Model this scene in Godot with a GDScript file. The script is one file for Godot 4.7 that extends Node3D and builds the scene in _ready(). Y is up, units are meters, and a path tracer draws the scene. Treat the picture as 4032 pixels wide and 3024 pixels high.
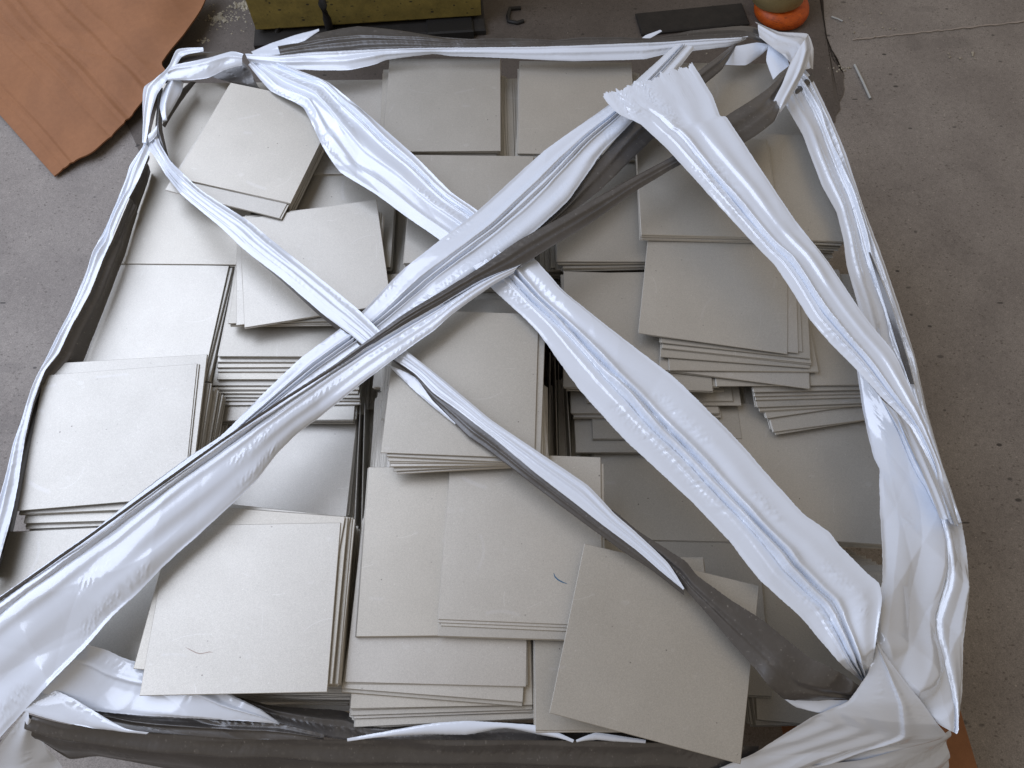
extends Node3D
# A pallet of thin grey metal plates, strapped with torn white stretch film, seen from above.

const PLATE_X := 0.231
const PLATE_Z := 0.213
const PLATE_T := 0.0016
const DECK_Y := 0.13

var mat := {}
var taken := {}
var film_noise := FastNoiseLite.new()
var crease_noise := FastNoiseLite.new()
var cell_noise := FastNoiseLite.new()

# grid cells of the load, where the stacks settle further down
const GRID_X := [-0.572, -0.335, -0.092, 0.156, 0.404]
const GRID_Z := [-1.078, -0.846, -0.616, -0.392, -0.158]

# stack: key, column, row, top height, plates built one by one, goes down to the deck, runs [x, z, yaw, turned, count]
const STACKS := [
	["film_loop", 0, 0, 0.474, 13, 0, [[-0.4467, -0.9668, -15.02, 1, 2], [-0.459, -0.9392, -16.45, 1, 2], [-0.4528, -0.9662, -15.11, 1, 20]]],
	["far_left", 0, 0, 0.434, 4, 1, [[-0.5526, -1.0424, 0.85, 0, 2], [-0.5537, -1.0367, 0.90, 0, 2]]],
	["beside_loop", 1, 0, 0.434, 5, 1, [[-0.3438, -1.0404, 0.91, 1, 5]]],
	["far_middle", 2, 0, 0.452, 8, 1, [[-0.1277, -1.0771, 0.54, 1, 1], [-0.1283, -1.0795, 0.24, 1, 5], [-0.1373, -1.0629, 1.87, 1, 4]]],
	["far_gap", 3, 0, 0.452, 6, 1, [[0.1201, -1.0698, -1.18, 1, 3], [0.1181, -1.0639, -1.31, 1, 4]]],
	["far_corner", 4, 0, 0.442, 4, 1, [[0.4191, -1.0858, -0.49, 0, 4]]],
	["left_second", 0, 1, 0.434, 5, 1, [[-0.5697, -0.8383, -0.62, 0, 5]]],
	["under_thin_band", 1, 1, 0.466, 9, 0, [[-0.3249, -0.7168, 10.73, 0, 2], [-0.3352, -0.7192, 8.56, 0, 2], [-0.3353, -0.7115, 1.56, 0, 3], [-0.3326, -0.7096, 0.90, 0, 4]]],
	["behind_thin_band", 1, 1, 0.43, 2, 1, [[-0.3213, -0.8331, 0.79, 0, 3]]],
	["under_crossing", 2, 1, 0.46, 14, 1, [[-0.0701, -0.8296, -0.86, 1, 5], [-0.0699, -0.7975, -0.00, 1, 5], [-0.0698, -0.791, -0.00, 1, 5], [-0.0712, -0.7836, 0.44, 1, 5], [-0.0675, -0.7752, -0.00, 1, 4]]],
	["dark_ribbon", 3, 1, 0.44, 7, 1, [[0.1909, -0.8392, -0.10, 0, 3], [0.1935, -0.8376, 0.68, 0, 2], [0.1977, -0.8338, 1.40, 0, 3]]],
	["white_flap", 4, 1, 0.474, 6, 0, [[0.3317, -0.866, -1.55, 0, 4], [0.3333, -0.8624, -1.42, 0, 3]]],
	["right_tucked", 4, 1, 0.4625, 3, 1, [[0.4505, -0.8778, -2.87, 1, 3]]],
	["left_third", 0, 2, 0.432, 7, 1, [[-0.5946, -0.6268, -1.58, 0, 2], [-0.5914, -0.6278, -2.80, 0, 3], [-0.5877, -0.6273, -1.91, 0, 3]]],
	["slid_ledges", 1, 2, 0.438, 26, 1, [[-0.347, -0.6608, -0.20, 0, 4], [-0.3507, -0.6546, -0.00, 0, 2], [-0.3508, -0.6468, 0.20, 0, 2], [-0.3499, -0.6406, -0.00, 0, 2], [-0.3497, -0.6284, -0.00, 0, 3], [-0.358, -0.6201, -0.00, 0, 2], [-0.3567, -0.6144, -0.00, 0, 2], [-0.3581, -0.609, -0.20, 0, 2], [-0.3551, -0.6036, -0.40, 0, 2], [-0.3561, -0.5995, -0.00, 0, 2], [-0.3569, -0.5937, 0.39, 0, 2], [-0.3652, -0.5688, 0.40, 0, 3]]],
	["centre_fan", 2, 2, 0.512, 17, 0, [[-0.0706, -0.4771, -2.31, 1, 2], [-0.0614, -0.4718, -2.87, 1, 2], [-0.0625, -0.4691, -1.35, 1, 2], [-0.0636, -0.4661, 0.78, 1, 3], [-0.0641, -0.465, 3.02, 1, 2], [-0.0613, -0.4632, 3.70, 1, 2], [-0.0675, -0.4843, -0.39, 1, 5], [-0.067, -0.4866, -0.00, 1, 14]]],
	["hidden_centre", 2, 2, 0.456, 2, 1, [[-0.0689, -0.5422, -0.40, 0, 3]]],
	["hidden_lower", 2, 3, 0.46, 1, 1, [[-0.0653, -0.3874, -0.00, 0, 3]]],
	["steel_wedge", 3, 2, 0.44, 7, 0, [[0.1976, -0.6034, -1.84, 0, 2], [0.203, -0.6074, 0.97, 0, 3], [0.1985, -0.6075, 0.81, 0, 3]]],
	["broad_fan", 4, 2, 0.462, 16, 0, [[0.3282, -0.6698, -9.11, 0, 1], [0.3432, -0.6697, -7.73, 0, 1], [0.3493, -0.6717, -7.03, 0, 1], [0.3601, -0.6605, -7.03, 0, 2], [0.361, -0.6535, -6.74, 0, 2], [0.3549, -0.6436, -4.78, 0, 2], [0.3605, -0.6306, -0.54, 0, 2], [0.3583, -0.6173, -8.34, 0, 2]]],
	["right_ledges", 4, 2, 0.44, 14, 1, [[0.4301, -0.6095, 0.67, 0, 3], [0.4866, -0.6031, 1.32, 0, 3], [0.4882, -0.5988, 1.59, 0, 2], [0.4899, -0.594, 1.60, 0, 2], [0.4898, -0.5845, 2.44, 0, 2], [0.492, -0.5813, 3.31, 0, 2], [0.4915, -0.5801, 8.78, 0, 2], [0.5019, -0.5576, 7.95, 0, 2]]],
	["left_bright", 0, 3, 0.462, 9, 1, [[-0.5886, -0.4139, 5.08, 0, 2], [-0.5798, -0.4338, 3.86, 0, 3], [-0.5856, -0.4067, 2.55, 0, 4], [-0.5769, -0.3938, 1.83, 0, 3]]],
	["shaded_low", 1, 3, 0.378, 6, 1, [[-0.3644, -0.4213, -0.86, 0, 6]]],
	["zigzag_ledges", 3, 3, 0.422, 17, 1, [[0.2165, -0.6082, -0.00, 0, 2], [0.23, -0.593, -0.00, 0, 2], [0.243, -0.5865, -0.00, 0, 2], [0.2078, -0.5745, -0.00, 0, 3], [0.2116, -0.5695, -0.00, 0, 3], [0.2406, -0.5358, -0.00, 0, 3], [0.2127, -0.516, 0.66, 0, 2], [0.2545, -0.5212, -0.00, 0, 4]]],
	["right_lower", 4, 3, 0.402, 5, 1, [[0.4553, -0.3774, -4.07, 0, 5]]],
	["middle_lower", 3, 3, 0.386, 3, 1, [[0.2408, -0.3809, -1.38, 0, 3]]],
	["left_near", 0, 4, 0.446, 3, 1, [[-0.588, -0.1717, 2.96, 0, 3]]],
	["pen_mark", 2, 3, 0.482, 6, 0, [[0.0151, -0.2593, -2.25, 1, 1], [0.0156, -0.2555, -2.22, 1, 1], [0.0191, -0.2513, -2.42, 1, 1], [0.0144, -0.2403, -1.69, 1, 2]]],
	["under_pen_mark", 2, 3, 0.474, 4, 0, [[-0.0964, -0.2442, 0.62, 1, 4]]],
	["near_middle", 2, 4, 0.4665, 13, 1, [[-0.0949, -0.1771, -1.37, 0, 2], [-0.094, -0.1643, -4.03, 0, 2], [-0.0944, -0.1598, -4.18, 0, 2], [-0.0912, -0.1513, 1.07, 0, 3], [-0.0923, -0.1447, 1.75, 0, 2], [-0.0896, -0.1416, 2.04, 0, 2], [-0.0886, -0.1331, 2.57, 0, 3]]],
	["skewed_top", 3, 4, 0.5, 1, 0, [[0.1827, -0.1119, -13.88, 0, 1]]],
	["skew_support", 3, 4, 0.4655, 4, 0, [[0.1448, -0.124, -0.00, 0, 4], [0.1467, -0.1272, -0.00, 0, 46]]],
	["under_skewed", 3, 4, 0.384, 4, 1, [[0.2442, -0.1731, -2.93, 0, 4]]],
	["near_right", 4, 4, 0.377, 5, 1, [[0.4553, -0.1286, -4.76, 0, 3], [0.4432, -0.1336, 1.16, 0, 3]]],
	["smudged", 1, 4, 0.492, 15, 1, [[-0.3451, -0.1645, 1.04, 0, 1], [-0.3501, -0.1845, -4.45, 0, 2], [-0.3389, -0.1759, 0.09, 0, 2], [-0.3477, -0.1898, -6.38, 0, 2], [-0.3334, -0.176, 0.31, 0, 8], [-0.3372, -0.176, 1.43, 0, 22]]],
]

# film pieces: name, face, one edge, the other edge, shape of the folds
const FILM := [
	["cross_band", 0,
		[-0.4791, 0.47, -1.1829, -0.4002, 0.48, -1.133, -0.329, 0.495, -1.0817, -0.2338, 0.506, -0.9766, -0.1613, 0.506, -0.8987, -0.1, 0.506, -0.8248, -0.0558, 0.506, -0.7868, -0.0044, 0.506, -0.7272],
		[-0.4961, 0.47, -1.1562, -0.4399, 0.48, -1.0782, -0.3725, 0.49, -1.0284, -0.3257, 0.5, -0.9298, -0.2891, 0.5, -0.872, -0.2255, 0.5, -0.8249, -0.1705, 0.5, -0.7775, -0.112, 0.5, -0.7297, -0.0553, 0.5, -0.674],
		{"f": [[0.1, 0.12, 4, 0.05, 0.012], [0.14, 0.17, -6, 0.018, 0.022], [0.22, 0.24, 3, 0.03, 0.012], [0.5, 0.45, 6, 0.15, 0.02], [0.75, 0.8, 4, 0.05, 0.08]], "cl": [0.4, 0.9], "cr": 1.2, "cm": 5, "fq": 16, "ar": 0, "jg": 0.5, "an": 0.5}],
	["cross_band", 0,
		[0.0101, 0.528, -0.7023, 0.0391, 0.528, -0.6721, 0.0774, 0.528, -0.6193, 0.128, 0.528, -0.5694, 0.1945, 0.528, -0.5077, 0.229, 0.528, -0.4764, 0.2445, 0.528, -0.4589, 0.3089, 0.528, -0.3782, 0.3471, 0.528, -0.3232, 0.3825, 0.528, -0.2749, 0.4116, 0.528, -0.2509, 0.421, 0.528, -0.234, 0.4492, 0.528, -0.1991, 0.4628, 0.528, -0.1853, 0.4615, 0.528, -0.1625, 0.4416, 0.528, -0.1076, 0.4531, 0.47, -0.0761],
		[-0.0612, 0.524, -0.6663, -0.0266, 0.524, -0.6219, 0.0165, 0.524, -0.5757, 0.0422, 0.524, -0.5443, 0.0947, 0.524, -0.4579, 0.1554, 0.524, -0.3805, 0.2376, 0.524, -0.2931, 0.282, 0.524, -0.2392, 0.3126, 0.524, -0.1918, 0.3583, 0.524, -0.1447, 0.3963, 0.524, -0.0921, 0.4432, 0.47, -0.0739],
		{"f": [[0.43, 0.58, 9, 0.06, 0.016], [0.46, 0.61, -11, 0.018, 0.022], [0.54, 0.7, 10, 0.06, 0.018], [0.575, 0.735, -9, 0.018, 0.022], [0.7, 0.84, 2.5, 0.05, 0.012], [0.2, 0.3, 3, 0.18, 0.12]], "cl": [0.3, 0.78], "cr": 1.0, "cm": 3.0, "fq": 12, "ar": 2, "jg": 0.9}],
	["long_band", 0,
		[0.3086, 0.485, -1.1925, 0.2475, 0.5, -1.1108, 0.1671, 0.519, -1.0043, 0.0536, 0.519, -0.901, -0.055, 0.519, -0.7765, -0.1115, 0.519, -0.7203, -0.1712, 0.519, -0.6603, -0.2268, 0.519, -0.5859, -0.256, 0.519, -0.558, -0.3078, 0.519, -0.5093, -0.3615, 0.519, -0.4428, -0.4026, 0.519, -0.3893, -0.4451, 0.519, -0.3553, -0.4987, 0.519, -0.3061, -0.5455, 0.519, -0.2576, -0.5854, 0.519, -0.2235, -0.6467, 0.519, -0.1709, -0.7229, 0.49, -0.1287],
		[0.3423, 0.485, -1.1815, 0.2782, 0.5, -1.0763, 0.2041, 0.513, -0.9676, 0.1539, 0.513, -0.9065, 0.1252, 0.513, -0.8577, 0.0912, 0.513, -0.8009, 0.0565, 0.513, -0.7618, 0.0102, 0.513, -0.7131, -0.0403, 0.513, -0.6695, -0.1097, 0.513, -0.6107, -0.1763, 0.513, -0.5543, -0.2632, 0.513, -0.4815, -0.3316, 0.513, -0.4269, -0.4011, 0.513, -0.3677, -0.4767, 0.513, -0.3015, -0.5448, 0.513, -0.2419, -0.6454, 0.513, -0.1537, -0.7116, 0.49, -0.1118],
		{"f": [[0.36, 0.42, 4, 0.08, 0.012], [0.39, 0.45, -8, 0.018, 0.022], [0.47, 0.53, 5, 0.05, 0.012], [0.5, 0.56, -8, 0.018, 0.022], [0.55, 0.63, 3, 0.03, 0.014], [0.85, 0.9, 4, 0.12, 0.1]], "cl": [0.1, 0.8], "cr": 0.6, "cm": 2.6, "fq": 11, "ar": 2, "jg": 0.7}],
	["thin_band", 0,
		[-0.635, 0.47, -0.99, -0.6157, 0.48, -0.9516, -0.5846, 0.492, -0.9042, -0.5372, 0.528, -0.8446, -0.4998, 0.528, -0.8084, -0.4179, 0.528, -0.7503, -0.3722, 0.528, -0.7102, -0.3193, 0.528, -0.6653, -0.2325, 0.528, -0.5901, -0.1936, 0.528, -0.5498, -0.1723, 0.528, -0.5266],
		[-0.6504, 0.47, -0.9609, -0.6217, 0.48, -0.9254, -0.5887, 0.488, -0.8764, -0.5372, 0.524, -0.8079, -0.5058, 0.524, -0.779, -0.4583, 0.524, -0.738, -0.4178, 0.524, -0.6982, -0.3493, 0.524, -0.6418, -0.2843, 0.524, -0.5829, -0.2353, 0.524, -0.5443, -0.2059, 0.524, -0.5173],
		{"f": [[0.25, 0.3, 4, 0.12, 0.06], [0.6, 0.5, 3, 0.05, 0.12], [0.82, 0.7, 2, 0.05, 0.05]], "cr": 0.88, "cm": 2, "fq": 25, "ar": 0, "jg": 0.6}],
	["thin_band_edge", 1,
		[-0.3907, 0.522, -0.6754, -0.3502, 0.522, -0.6448, -0.2851, 0.522, -0.5857, -0.236, 0.522, -0.5477, -0.2065, 0.522, -0.5207],
		[-0.3936, 0.514, -0.6792, -0.3539, 0.514, -0.645, -0.2895, 0.514, -0.584, -0.2406, 0.514, -0.5436, -0.2143, 0.514, -0.5165],
		{"cr": 0.22, "cm": 0, "ar": 0}],
	["thin_band", 0,
		[-0.1721, 0.532, -0.5321, -0.1537, 0.532, -0.5161, -0.0957, 0.532, -0.4672, -0.0294, 0.532, -0.4075, 0.0283, 0.532, -0.3653, 0.1002, 0.532, -0.3129, 0.1342, 0.532, -0.2738, 0.1598, 0.532, -0.2499, 0.1976, 0.532, -0.2106, 0.2156, 0.532, -0.1782],
		[-0.1921, 0.528, -0.5213, -0.1694, 0.528, -0.5024, -0.1381, 0.528, -0.4794, -0.1117, 0.528, -0.4502, -0.0743, 0.528, -0.4218, -0.0248, 0.528, -0.381, 0.028, 0.528, -0.3343, 0.0783, 0.528, -0.2931, 0.1188, 0.528, -0.2595, 0.1588, 0.528, -0.228, 0.1875, 0.528, -0.2015, 0.2151, 0.528, -0.1773],
		{"f": [[0.18, 0.2, 3, 0.1, 0.05], [0.5, 0.5, 3.5, 0.12, 0.06], [0.8, 0.8, 2, 0.05, 0.05]], "cr": 0.165, "cm": 0.6, "fq": 10, "ar": 1, "jg": 0.3}],
	["thin_band_black_side", 1,  # black inner face of the film showing below the white strip
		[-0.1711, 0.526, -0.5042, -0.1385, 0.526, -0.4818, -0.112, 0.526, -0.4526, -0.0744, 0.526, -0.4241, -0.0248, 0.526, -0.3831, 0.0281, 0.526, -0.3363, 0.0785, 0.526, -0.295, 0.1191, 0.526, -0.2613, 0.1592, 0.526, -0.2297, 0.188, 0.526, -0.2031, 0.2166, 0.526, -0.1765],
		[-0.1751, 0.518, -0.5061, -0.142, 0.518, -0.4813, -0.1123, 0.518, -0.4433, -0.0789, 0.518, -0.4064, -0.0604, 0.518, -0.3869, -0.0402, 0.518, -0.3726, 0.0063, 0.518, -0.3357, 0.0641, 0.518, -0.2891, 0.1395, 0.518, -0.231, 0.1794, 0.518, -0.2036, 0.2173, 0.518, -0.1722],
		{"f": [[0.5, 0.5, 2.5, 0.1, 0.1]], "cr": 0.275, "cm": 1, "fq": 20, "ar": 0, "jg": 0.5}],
	["thin_band", 0,
		[-0.181, 0.52, -0.4998, -0.139, 0.52, -0.4781, -0.112, 0.52, -0.4409, -0.0788, 0.52, -0.4069],
		[-0.1803, 0.516, -0.4995, -0.1383, 0.516, -0.458, -0.1093, 0.516, -0.4313, -0.0791, 0.516, -0.4058],
		{"cr": 0.55, "cm": 1.5, "fq": 30, "ar": 1, "jg": 0.6}],
	["thin_band_end", 1,
		[0.1315, 0.528, -0.2812, 0.1607, 0.528, -0.2552, 0.1806, 0.528, -0.2406, 0.2216, 0.528, -0.2132, 0.2345, 0.528, -0.1951, 0.2757, 0.528, -0.1636, 0.3119, 0.528, -0.1386, 0.3568, 0.528, -0.0991, 0.3926, 0.528, -0.0807, 0.4365, 0.48, -0.0667],
		[0.1294, 0.522, -0.2754, 0.1609, 0.522, -0.2458, 0.1925, 0.522, -0.2127, 0.2179, 0.522, -0.1806, 0.2431, 0.522, -0.1489, 0.2688, 0.522, -0.1148, 0.2943, 0.522, -0.0849, 0.3073, 0.522, -0.0666, 0.3316, 0.5, -0.0518, 0.3603, 0.49, -0.0507, 0.429, 0.47, -0.0517],
		{"f": [[0.5, 0.45, 4, 0.3, 0.1], [0.75, 0.7, 3, 0.05, 0.2]], "cr": 0.44, "cm": 1.5, "fq": 14, "ar": 3, "jg": 0.8}],
	["twisted_band", 1,
		[0.5001, 0.5, -1.1108, 0.4552, 0.51, -1.0543, 0.3981, 0.545, -0.9829, 0.3593, 0.545, -0.9537, 0.2669, 0.545, -0.8703, 0.1982, 0.545, -0.8251, 0.0874, 0.545, -0.7505, 0.0092, 0.545, -0.6986, -0.0425, 0.545, -0.6545, -0.1028, 0.545, -0.6085, -0.1528, 0.545, -0.5727, -0.1927, 0.545, -0.5379, -0.2224, 0.545, -0.5114, -0.2562, 0.545, -0.4812, -0.3228, 0.545, -0.4283, -0.3909, 0.545, -0.373, -0.4647, 0.545, -0.3087, -0.5308, 0.545, -0.2495, -0.5828, 0.545, -0.2049, -0.6384, 0.545, -0.1575],
		[0.5008, 0.5, -1.0935, 0.478, 0.505, -1.0318, 0.4386, 0.54, -0.9442, 0.3829, 0.54, -0.8986, 0.2826, 0.54, -0.8583, 0.197, 0.54, -0.7984, 0.1174, 0.54, -0.7321, 0.051, 0.54, -0.6842, 0.0098, 0.54, -0.6529, -0.0416, 0.54, -0.6272, -0.0884, 0.54, -0.5964, -0.1433, 0.54, -0.5616, -0.1748, 0.54, -0.5392, -0.2078, 0.54, -0.5164, -0.2434, 0.54, -0.4866, -0.321, 0.54, -0.4277, -0.3907, 0.54, -0.3722, -0.4652, 0.54, -0.3071, -0.5317, 0.54, -0.2478, -0.5848, 0.54, -0.2019, -0.6404, 0.54, -0.1539],
		{"f": [[0.35, 0.4, 3, 0.2, 0.1], [0.7, 0.6, 3, 0.06, 0.12]], "cr": 0.275, "cm": 1.2, "fq": 10, "ar": 2, "jg": 0.6}],
	["twisted_band", 0,
		[0.0169, 0.536, -0.6606, -0.0418, 0.536, -0.6315, -0.0888, 0.536, -0.6005, -0.1439, 0.536, -0.5655, -0.1757, 0.536, -0.543, -0.2088, 0.536, -0.52, -0.2585, 0.536, -0.4842, -0.3256, 0.536, -0.4302, -0.3944, 0.536, -0.3751, -0.4687, 0.536, -0.3097, -0.5354, 0.536, -0.2501, -0.5877, 0.536, -0.2045, -0.6437, 0.536, -0.1567, -0.731, 0.49, -0.1174],
		[0.0028, 0.538, -0.6442, -0.029, 0.54, -0.6206, -0.0855, 0.54, -0.5733, -0.1147, 0.54, -0.543, -0.1454, 0.54, -0.5171, -0.1779, 0.54, -0.4881, -0.2209, 0.53, -0.4558, -0.2685, 0.516, -0.4192, -0.2991, 0.516, -0.3926, -0.324, 0.516, -0.3618, -0.3454, 0.516, -0.3252, -0.3745, 0.516, -0.291, -0.3942, 0.516, -0.2689, -0.4192, 0.516, -0.2412, -0.4501, 0.516, -0.2081, -0.4729, 0.516, -0.1777, -0.5008, 0.516, -0.1476, -0.5246, 0.516, -0.1117, -0.5615, 0.516, -0.0654, -0.5966, 0.49, -0.0387, -0.6516, 0.46, 0.0145],
		{"f": [[0.13, 0.09, 5, 0.07, 0.014], [0.16, 0.12, -6, 0.018, 0.022], [0.28, 0.24, 2, 0.08, 0.05], [0.55, 0.5, 3, 0.2, 0.12], [0.85, 0.8, 2, 0.15, 0.12]], "cl": [0.45, 0.85], "cr": 1.0, "cm": 6, "fq": 7, "ar": 3, "an": 0.5, "jg": 0.8}],
	["under_ribbon", 1,
		[0.4287, 0.47, -1.2151, 0.3659, 0.506, -1.1274, 0.3286, 0.506, -1.0927, 0.2731, 0.506, -1.0308, 0.2057, 0.506, -0.9766, 0.1262, 0.506, -0.8657, 0.0919, 0.506, -0.8085, 0.0327, 0.506, -0.7452],
		[0.4296, 0.47, -1.2076, 0.3822, 0.5, -1.1108, 0.3442, 0.5, -1.0707, 0.2958, 0.5, -0.9986, 0.2428, 0.5, -0.9454, 0.1494, 0.5, -0.8365, 0.0744, 0.5, -0.7663, 0.0251, 0.5, -0.7136],
		{"f": [[0.4, 0.5, 4, 0.2, 0.1]], "cr": 0.33, "cm": 2, "fq": 12, "ar": 2, "jg": 0.6}],
	["torn_flap", 0,
		[0.3101, 0.56, -1.0585, 0.3352, 0.56, -0.9853, 0.3429, 0.56, -0.9387, 0.3532, 0.56, -0.9357, 0.3692, 0.56, -0.8936, 0.3991, 0.56, -0.814, 0.4316, 0.56, -0.7291, 0.4672, 0.56, -0.6541, 0.5048, 0.56, -0.556, 0.5341, 0.56, -0.4983, 0.5446, 0.56, -0.4445, 0.5547, 0.56, -0.3797, 0.5619, 0.56, -0.3088, 0.6049, 0.49, -0.2728],
		[0.1512, 0.556, -0.9894, 0.1596, 0.556, -0.9716, 0.1759, 0.556, -0.9468, 0.2111, 0.556, -0.9244, 0.2513, 0.556, -0.87, 0.2904, 0.556, -0.8072, 0.3239, 0.556, -0.7508, 0.3708, 0.556, -0.6762, 0.3907, 0.556, -0.6461, 0.4117, 0.556, -0.5959, 0.4274, 0.556, -0.553, 0.4487, 0.556, -0.5159, 0.4789, 0.556, -0.4727, 0.5023, 0.556, -0.4338, 0.5338, 0.556, -0.388, 0.5517, 0.556, -0.3202, 0.5936, 0.49, -0.2728],
		{"f": [[0.72, 0.6, 8, 0.06, 0.015], [0.755, 0.64, -8, 0.018, 0.022], [0.86, 0.8, 3, 0.03, 0.012], [0.45, 0.2, 4, 0.12, 0.05]], "cl": [0.85, 0.6], "cr": 1.1, "cm": 3.6, "fq": 8, "rag": 6, "fi": 0.35, "an": 1.3, "ar": 3, "jg": 0.8}],
	["right_edge_band", 0,
		[0.5445, 0.48, -1.133, 0.557, 0.475, -1.1103, 0.5749, 0.47, -1.0286, 0.5872, 0.47, -0.9387, 0.595, 0.47, -0.8153, 0.6038, 0.47, -0.7304, 0.6112, 0.47, -0.6356, 0.616, 0.47, -0.5348, 0.613, 0.47, -0.4469, 0.6155, 0.47, -0.3619, 0.6208, 0.47, -0.2913, 0.6216, 0.47, -0.2717],
		[0.4876, 0.485, -1.0526, 0.492, 0.485, -1.0324, 0.5095, 0.485, -0.9724, 0.5153, 0.485, -0.925, 0.5236, 0.485, -0.858, 0.5333, 0.485, -0.8207, 0.539, 0.485, -0.7967, 0.5394, 0.485, -0.7416, 0.5357, 0.485, -0.6947, 0.5356, 0.49, -0.6249, 0.5337, 0.5, -0.5301, 0.5521, 0.5, -0.4253, 0.5691, 0.5, -0.3285, 0.5756, 0.5, -0.2765],
		{"f": [[0.12, 0.15, 4, 0.05, 0.012], [0.18, 0.2, -6, 0.018, 0.022], [0.34, 0.38, 9, 0.07, 0.015], [0.42, 0.45, -6, 0.018, 0.022], [0.75, 0.8, 4, 0.1, 0.05]], "cr": 0.44, "cm": 5, "fq": 12, "ar": 2, "jg": 0.8}],
	["right_edge_slit", 1,
		[0.5701, 0.5, -0.7091, 0.582, 0.5, -0.6104, 0.5867, 0.5, -0.5146, 0.587, 0.5, -0.4766],
		[0.5688, 0.497, -0.7113, 0.5756, 0.495, -0.6135, 0.5818, 0.492, -0.5187, 0.5838, 0.495, -0.479],
		{"cr": 0.165, "cm": 0, "ar": 0}],
	["corner_sheet", 0,
		[0.5504, 0.5, -0.4325, 0.5713, 0.49, -0.3867, 0.5906, 0.485, -0.3334, 0.6209, 0.47, -0.2815, 0.6261, 0.46, -0.2485, 0.6185, 0.455, -0.201, 0.5905, 0.455, -0.1186, 0.5742, 0.455, -0.0596, 0.5555, 0.45, -0.0167],
		[0.5177, 0.48, -0.5123, 0.5144, 0.48, -0.4604, 0.5132, 0.48, -0.4069, 0.515, 0.48, -0.3701, 0.5188, 0.48, -0.3535, 0.5148, 0.48, -0.3344, 0.5069, 0.48, -0.2905, 0.4991, 0.485, -0.2488, 0.4855, 0.49, -0.1943, 0.4606, 0.495, -0.157, 0.4489, 0.5, -0.1302, 0.4578, 0.505, -0.1102, 0.49, 0.49, -0.0682, 0.5343, 0.455, -0.0261],
		{"f": [[0.3, 0.2, 6, 0.1, 0.012], [0.335, 0.24, -6, 0.018, 0.022]], "cr": 0.8, "cm": 13, "fq": 8, "ar": 5, "jg": 1, "an": 0.9, "cl": [0.7]}],
	["corner_sheet", 0,
		[0.454, 0.51, -0.1162, 0.4704, 0.505, -0.0885, 0.5079, 0.48, -0.0502, 0.5355, 0.455, -0.024, 0.5558, 0.43, -0.0116, 0.5402, 0.42, -0.0047, 0.4492, 0.41, 0.0189, 0.3531, 0.4, 0.042],
		[0.4478, 0.508, -0.1099, 0.439, 0.5, -0.0809, 0.4138, 0.49, -0.0507, 0.3924, 0.485, -0.0415, 0.3661, 0.48, -0.0307, 0.3211, 0.46, -0.004, 0.292, 0.45, 0.0121, 0.2305, 0.42, 0.036],
		{"f": [[0.35, 0.3, 4, 0.1, 0.02]], "an": 0.7, "cr": 0.4, "cm": 6, "fq": 7, "ar": 4, "jg": 0.8}],
	["corner_strip", 0,
		[0.3366, 0.485, -0.0526, 0.3742, 0.485, -0.0515, 0.4172, 0.482, -0.0517],
		[0.3517, 0.48, -0.0433, 0.3792, 0.48, -0.037, 0.3979, 0.478, -0.0413],
		{"cr": 0.33, "cm": 2, "fq": 20, "ar": 1, "jg": 0.5}],
	["corner_knot", 0,
		[0.4729, 0.47, -1.2723, 0.5105, 0.48, -1.232, 0.5636, 0.48, -1.227, 0.5713, 0.475, -1.1943, 0.561, 0.475, -1.1386],
		[0.4659, 0.49, -1.2063, 0.4817, 0.495, -1.1759, 0.4975, 0.5, -1.1485, 0.5095, 0.505, -1.1169, 0.5345, 0.49, -1.1196],
		{"f": [[0.4, 0.5, 6, 0.2, 0.08]], "cr": 0.44, "cm": 5, "fq": 16, "ar": 2, "jg": 0.4}],
	["corner_knot", 0,
		[0.5513, 0.505, -1.1957, 0.5476, 0.51, -1.1536, 0.5284, 0.515, -1.0999, 0.482, 0.515, -1.016, 0.456, 0.505, -0.9829],
		[0.508, 0.52, -1.1232, 0.4962, 0.522, -1.1001, 0.4743, 0.525, -1.0494, 0.4514, 0.52, -1.0054, 0.4538, 0.507, -0.9831],
		{"f": [[0.4, 0.4, 5, 0.2, 0.1]], "cr": 0.22, "cm": 2, "fq": 14, "ar": 4, "jg": 0.4}],
	["corner_knot", 0,
		[0.4128, 0.475, -1.1968, 0.4345, 0.475, -1.2018, 0.4663, 0.475, -1.2092, 0.4921, 0.475, -1.2042],
		[0.3911, 0.465, -1.163, 0.4406, 0.465, -1.1606, 0.4701, 0.465, -1.1837, 0.4883, 0.475, -1.1968],
		{"cr": 0.22, "cm": 2, "fq": 14, "ar": 3, "jg": 0.4}],
	["corner_knot", 0,
		[0.4839, 0.48, -1.1947, 0.4746, 0.48, -1.1545, 0.4805, 0.48, -1.1072],
		[0.5054, 0.485, -1.1803, 0.5123, 0.485, -1.1573, 0.5134, 0.485, -1.137],
		{"cr": 0.22, "cm": 2, "fq": 14, "ar": 2, "jg": 0.4}],
	["corner_knot_dark", 1,
		[0.502, 0.478, -1.0769, 0.526, 0.478, -1.0942, 0.5608, 0.475, -1.1327],
		[0.4888, 0.48, -1.0498, 0.517, 0.48, -1.0691, 0.5557, 0.475, -1.1079],
		{"cr": 0.22, "cm": 2, "fq": 14, "ar": 1}],
	["top_edge_band", 0,
		[-0.4999, 0.482, -1.1716, -0.435, 0.482, -1.1667, -0.3873, 0.482, -1.174, -0.3417, 0.482, -1.1776, -0.1909, 0.482, -1.1862, 0.0515, 0.482, -1.1899, 0.2644, 0.482, -1.2009, 0.3289, 0.482, -1.2071, 0.4485, 0.482, -1.2158],
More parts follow.
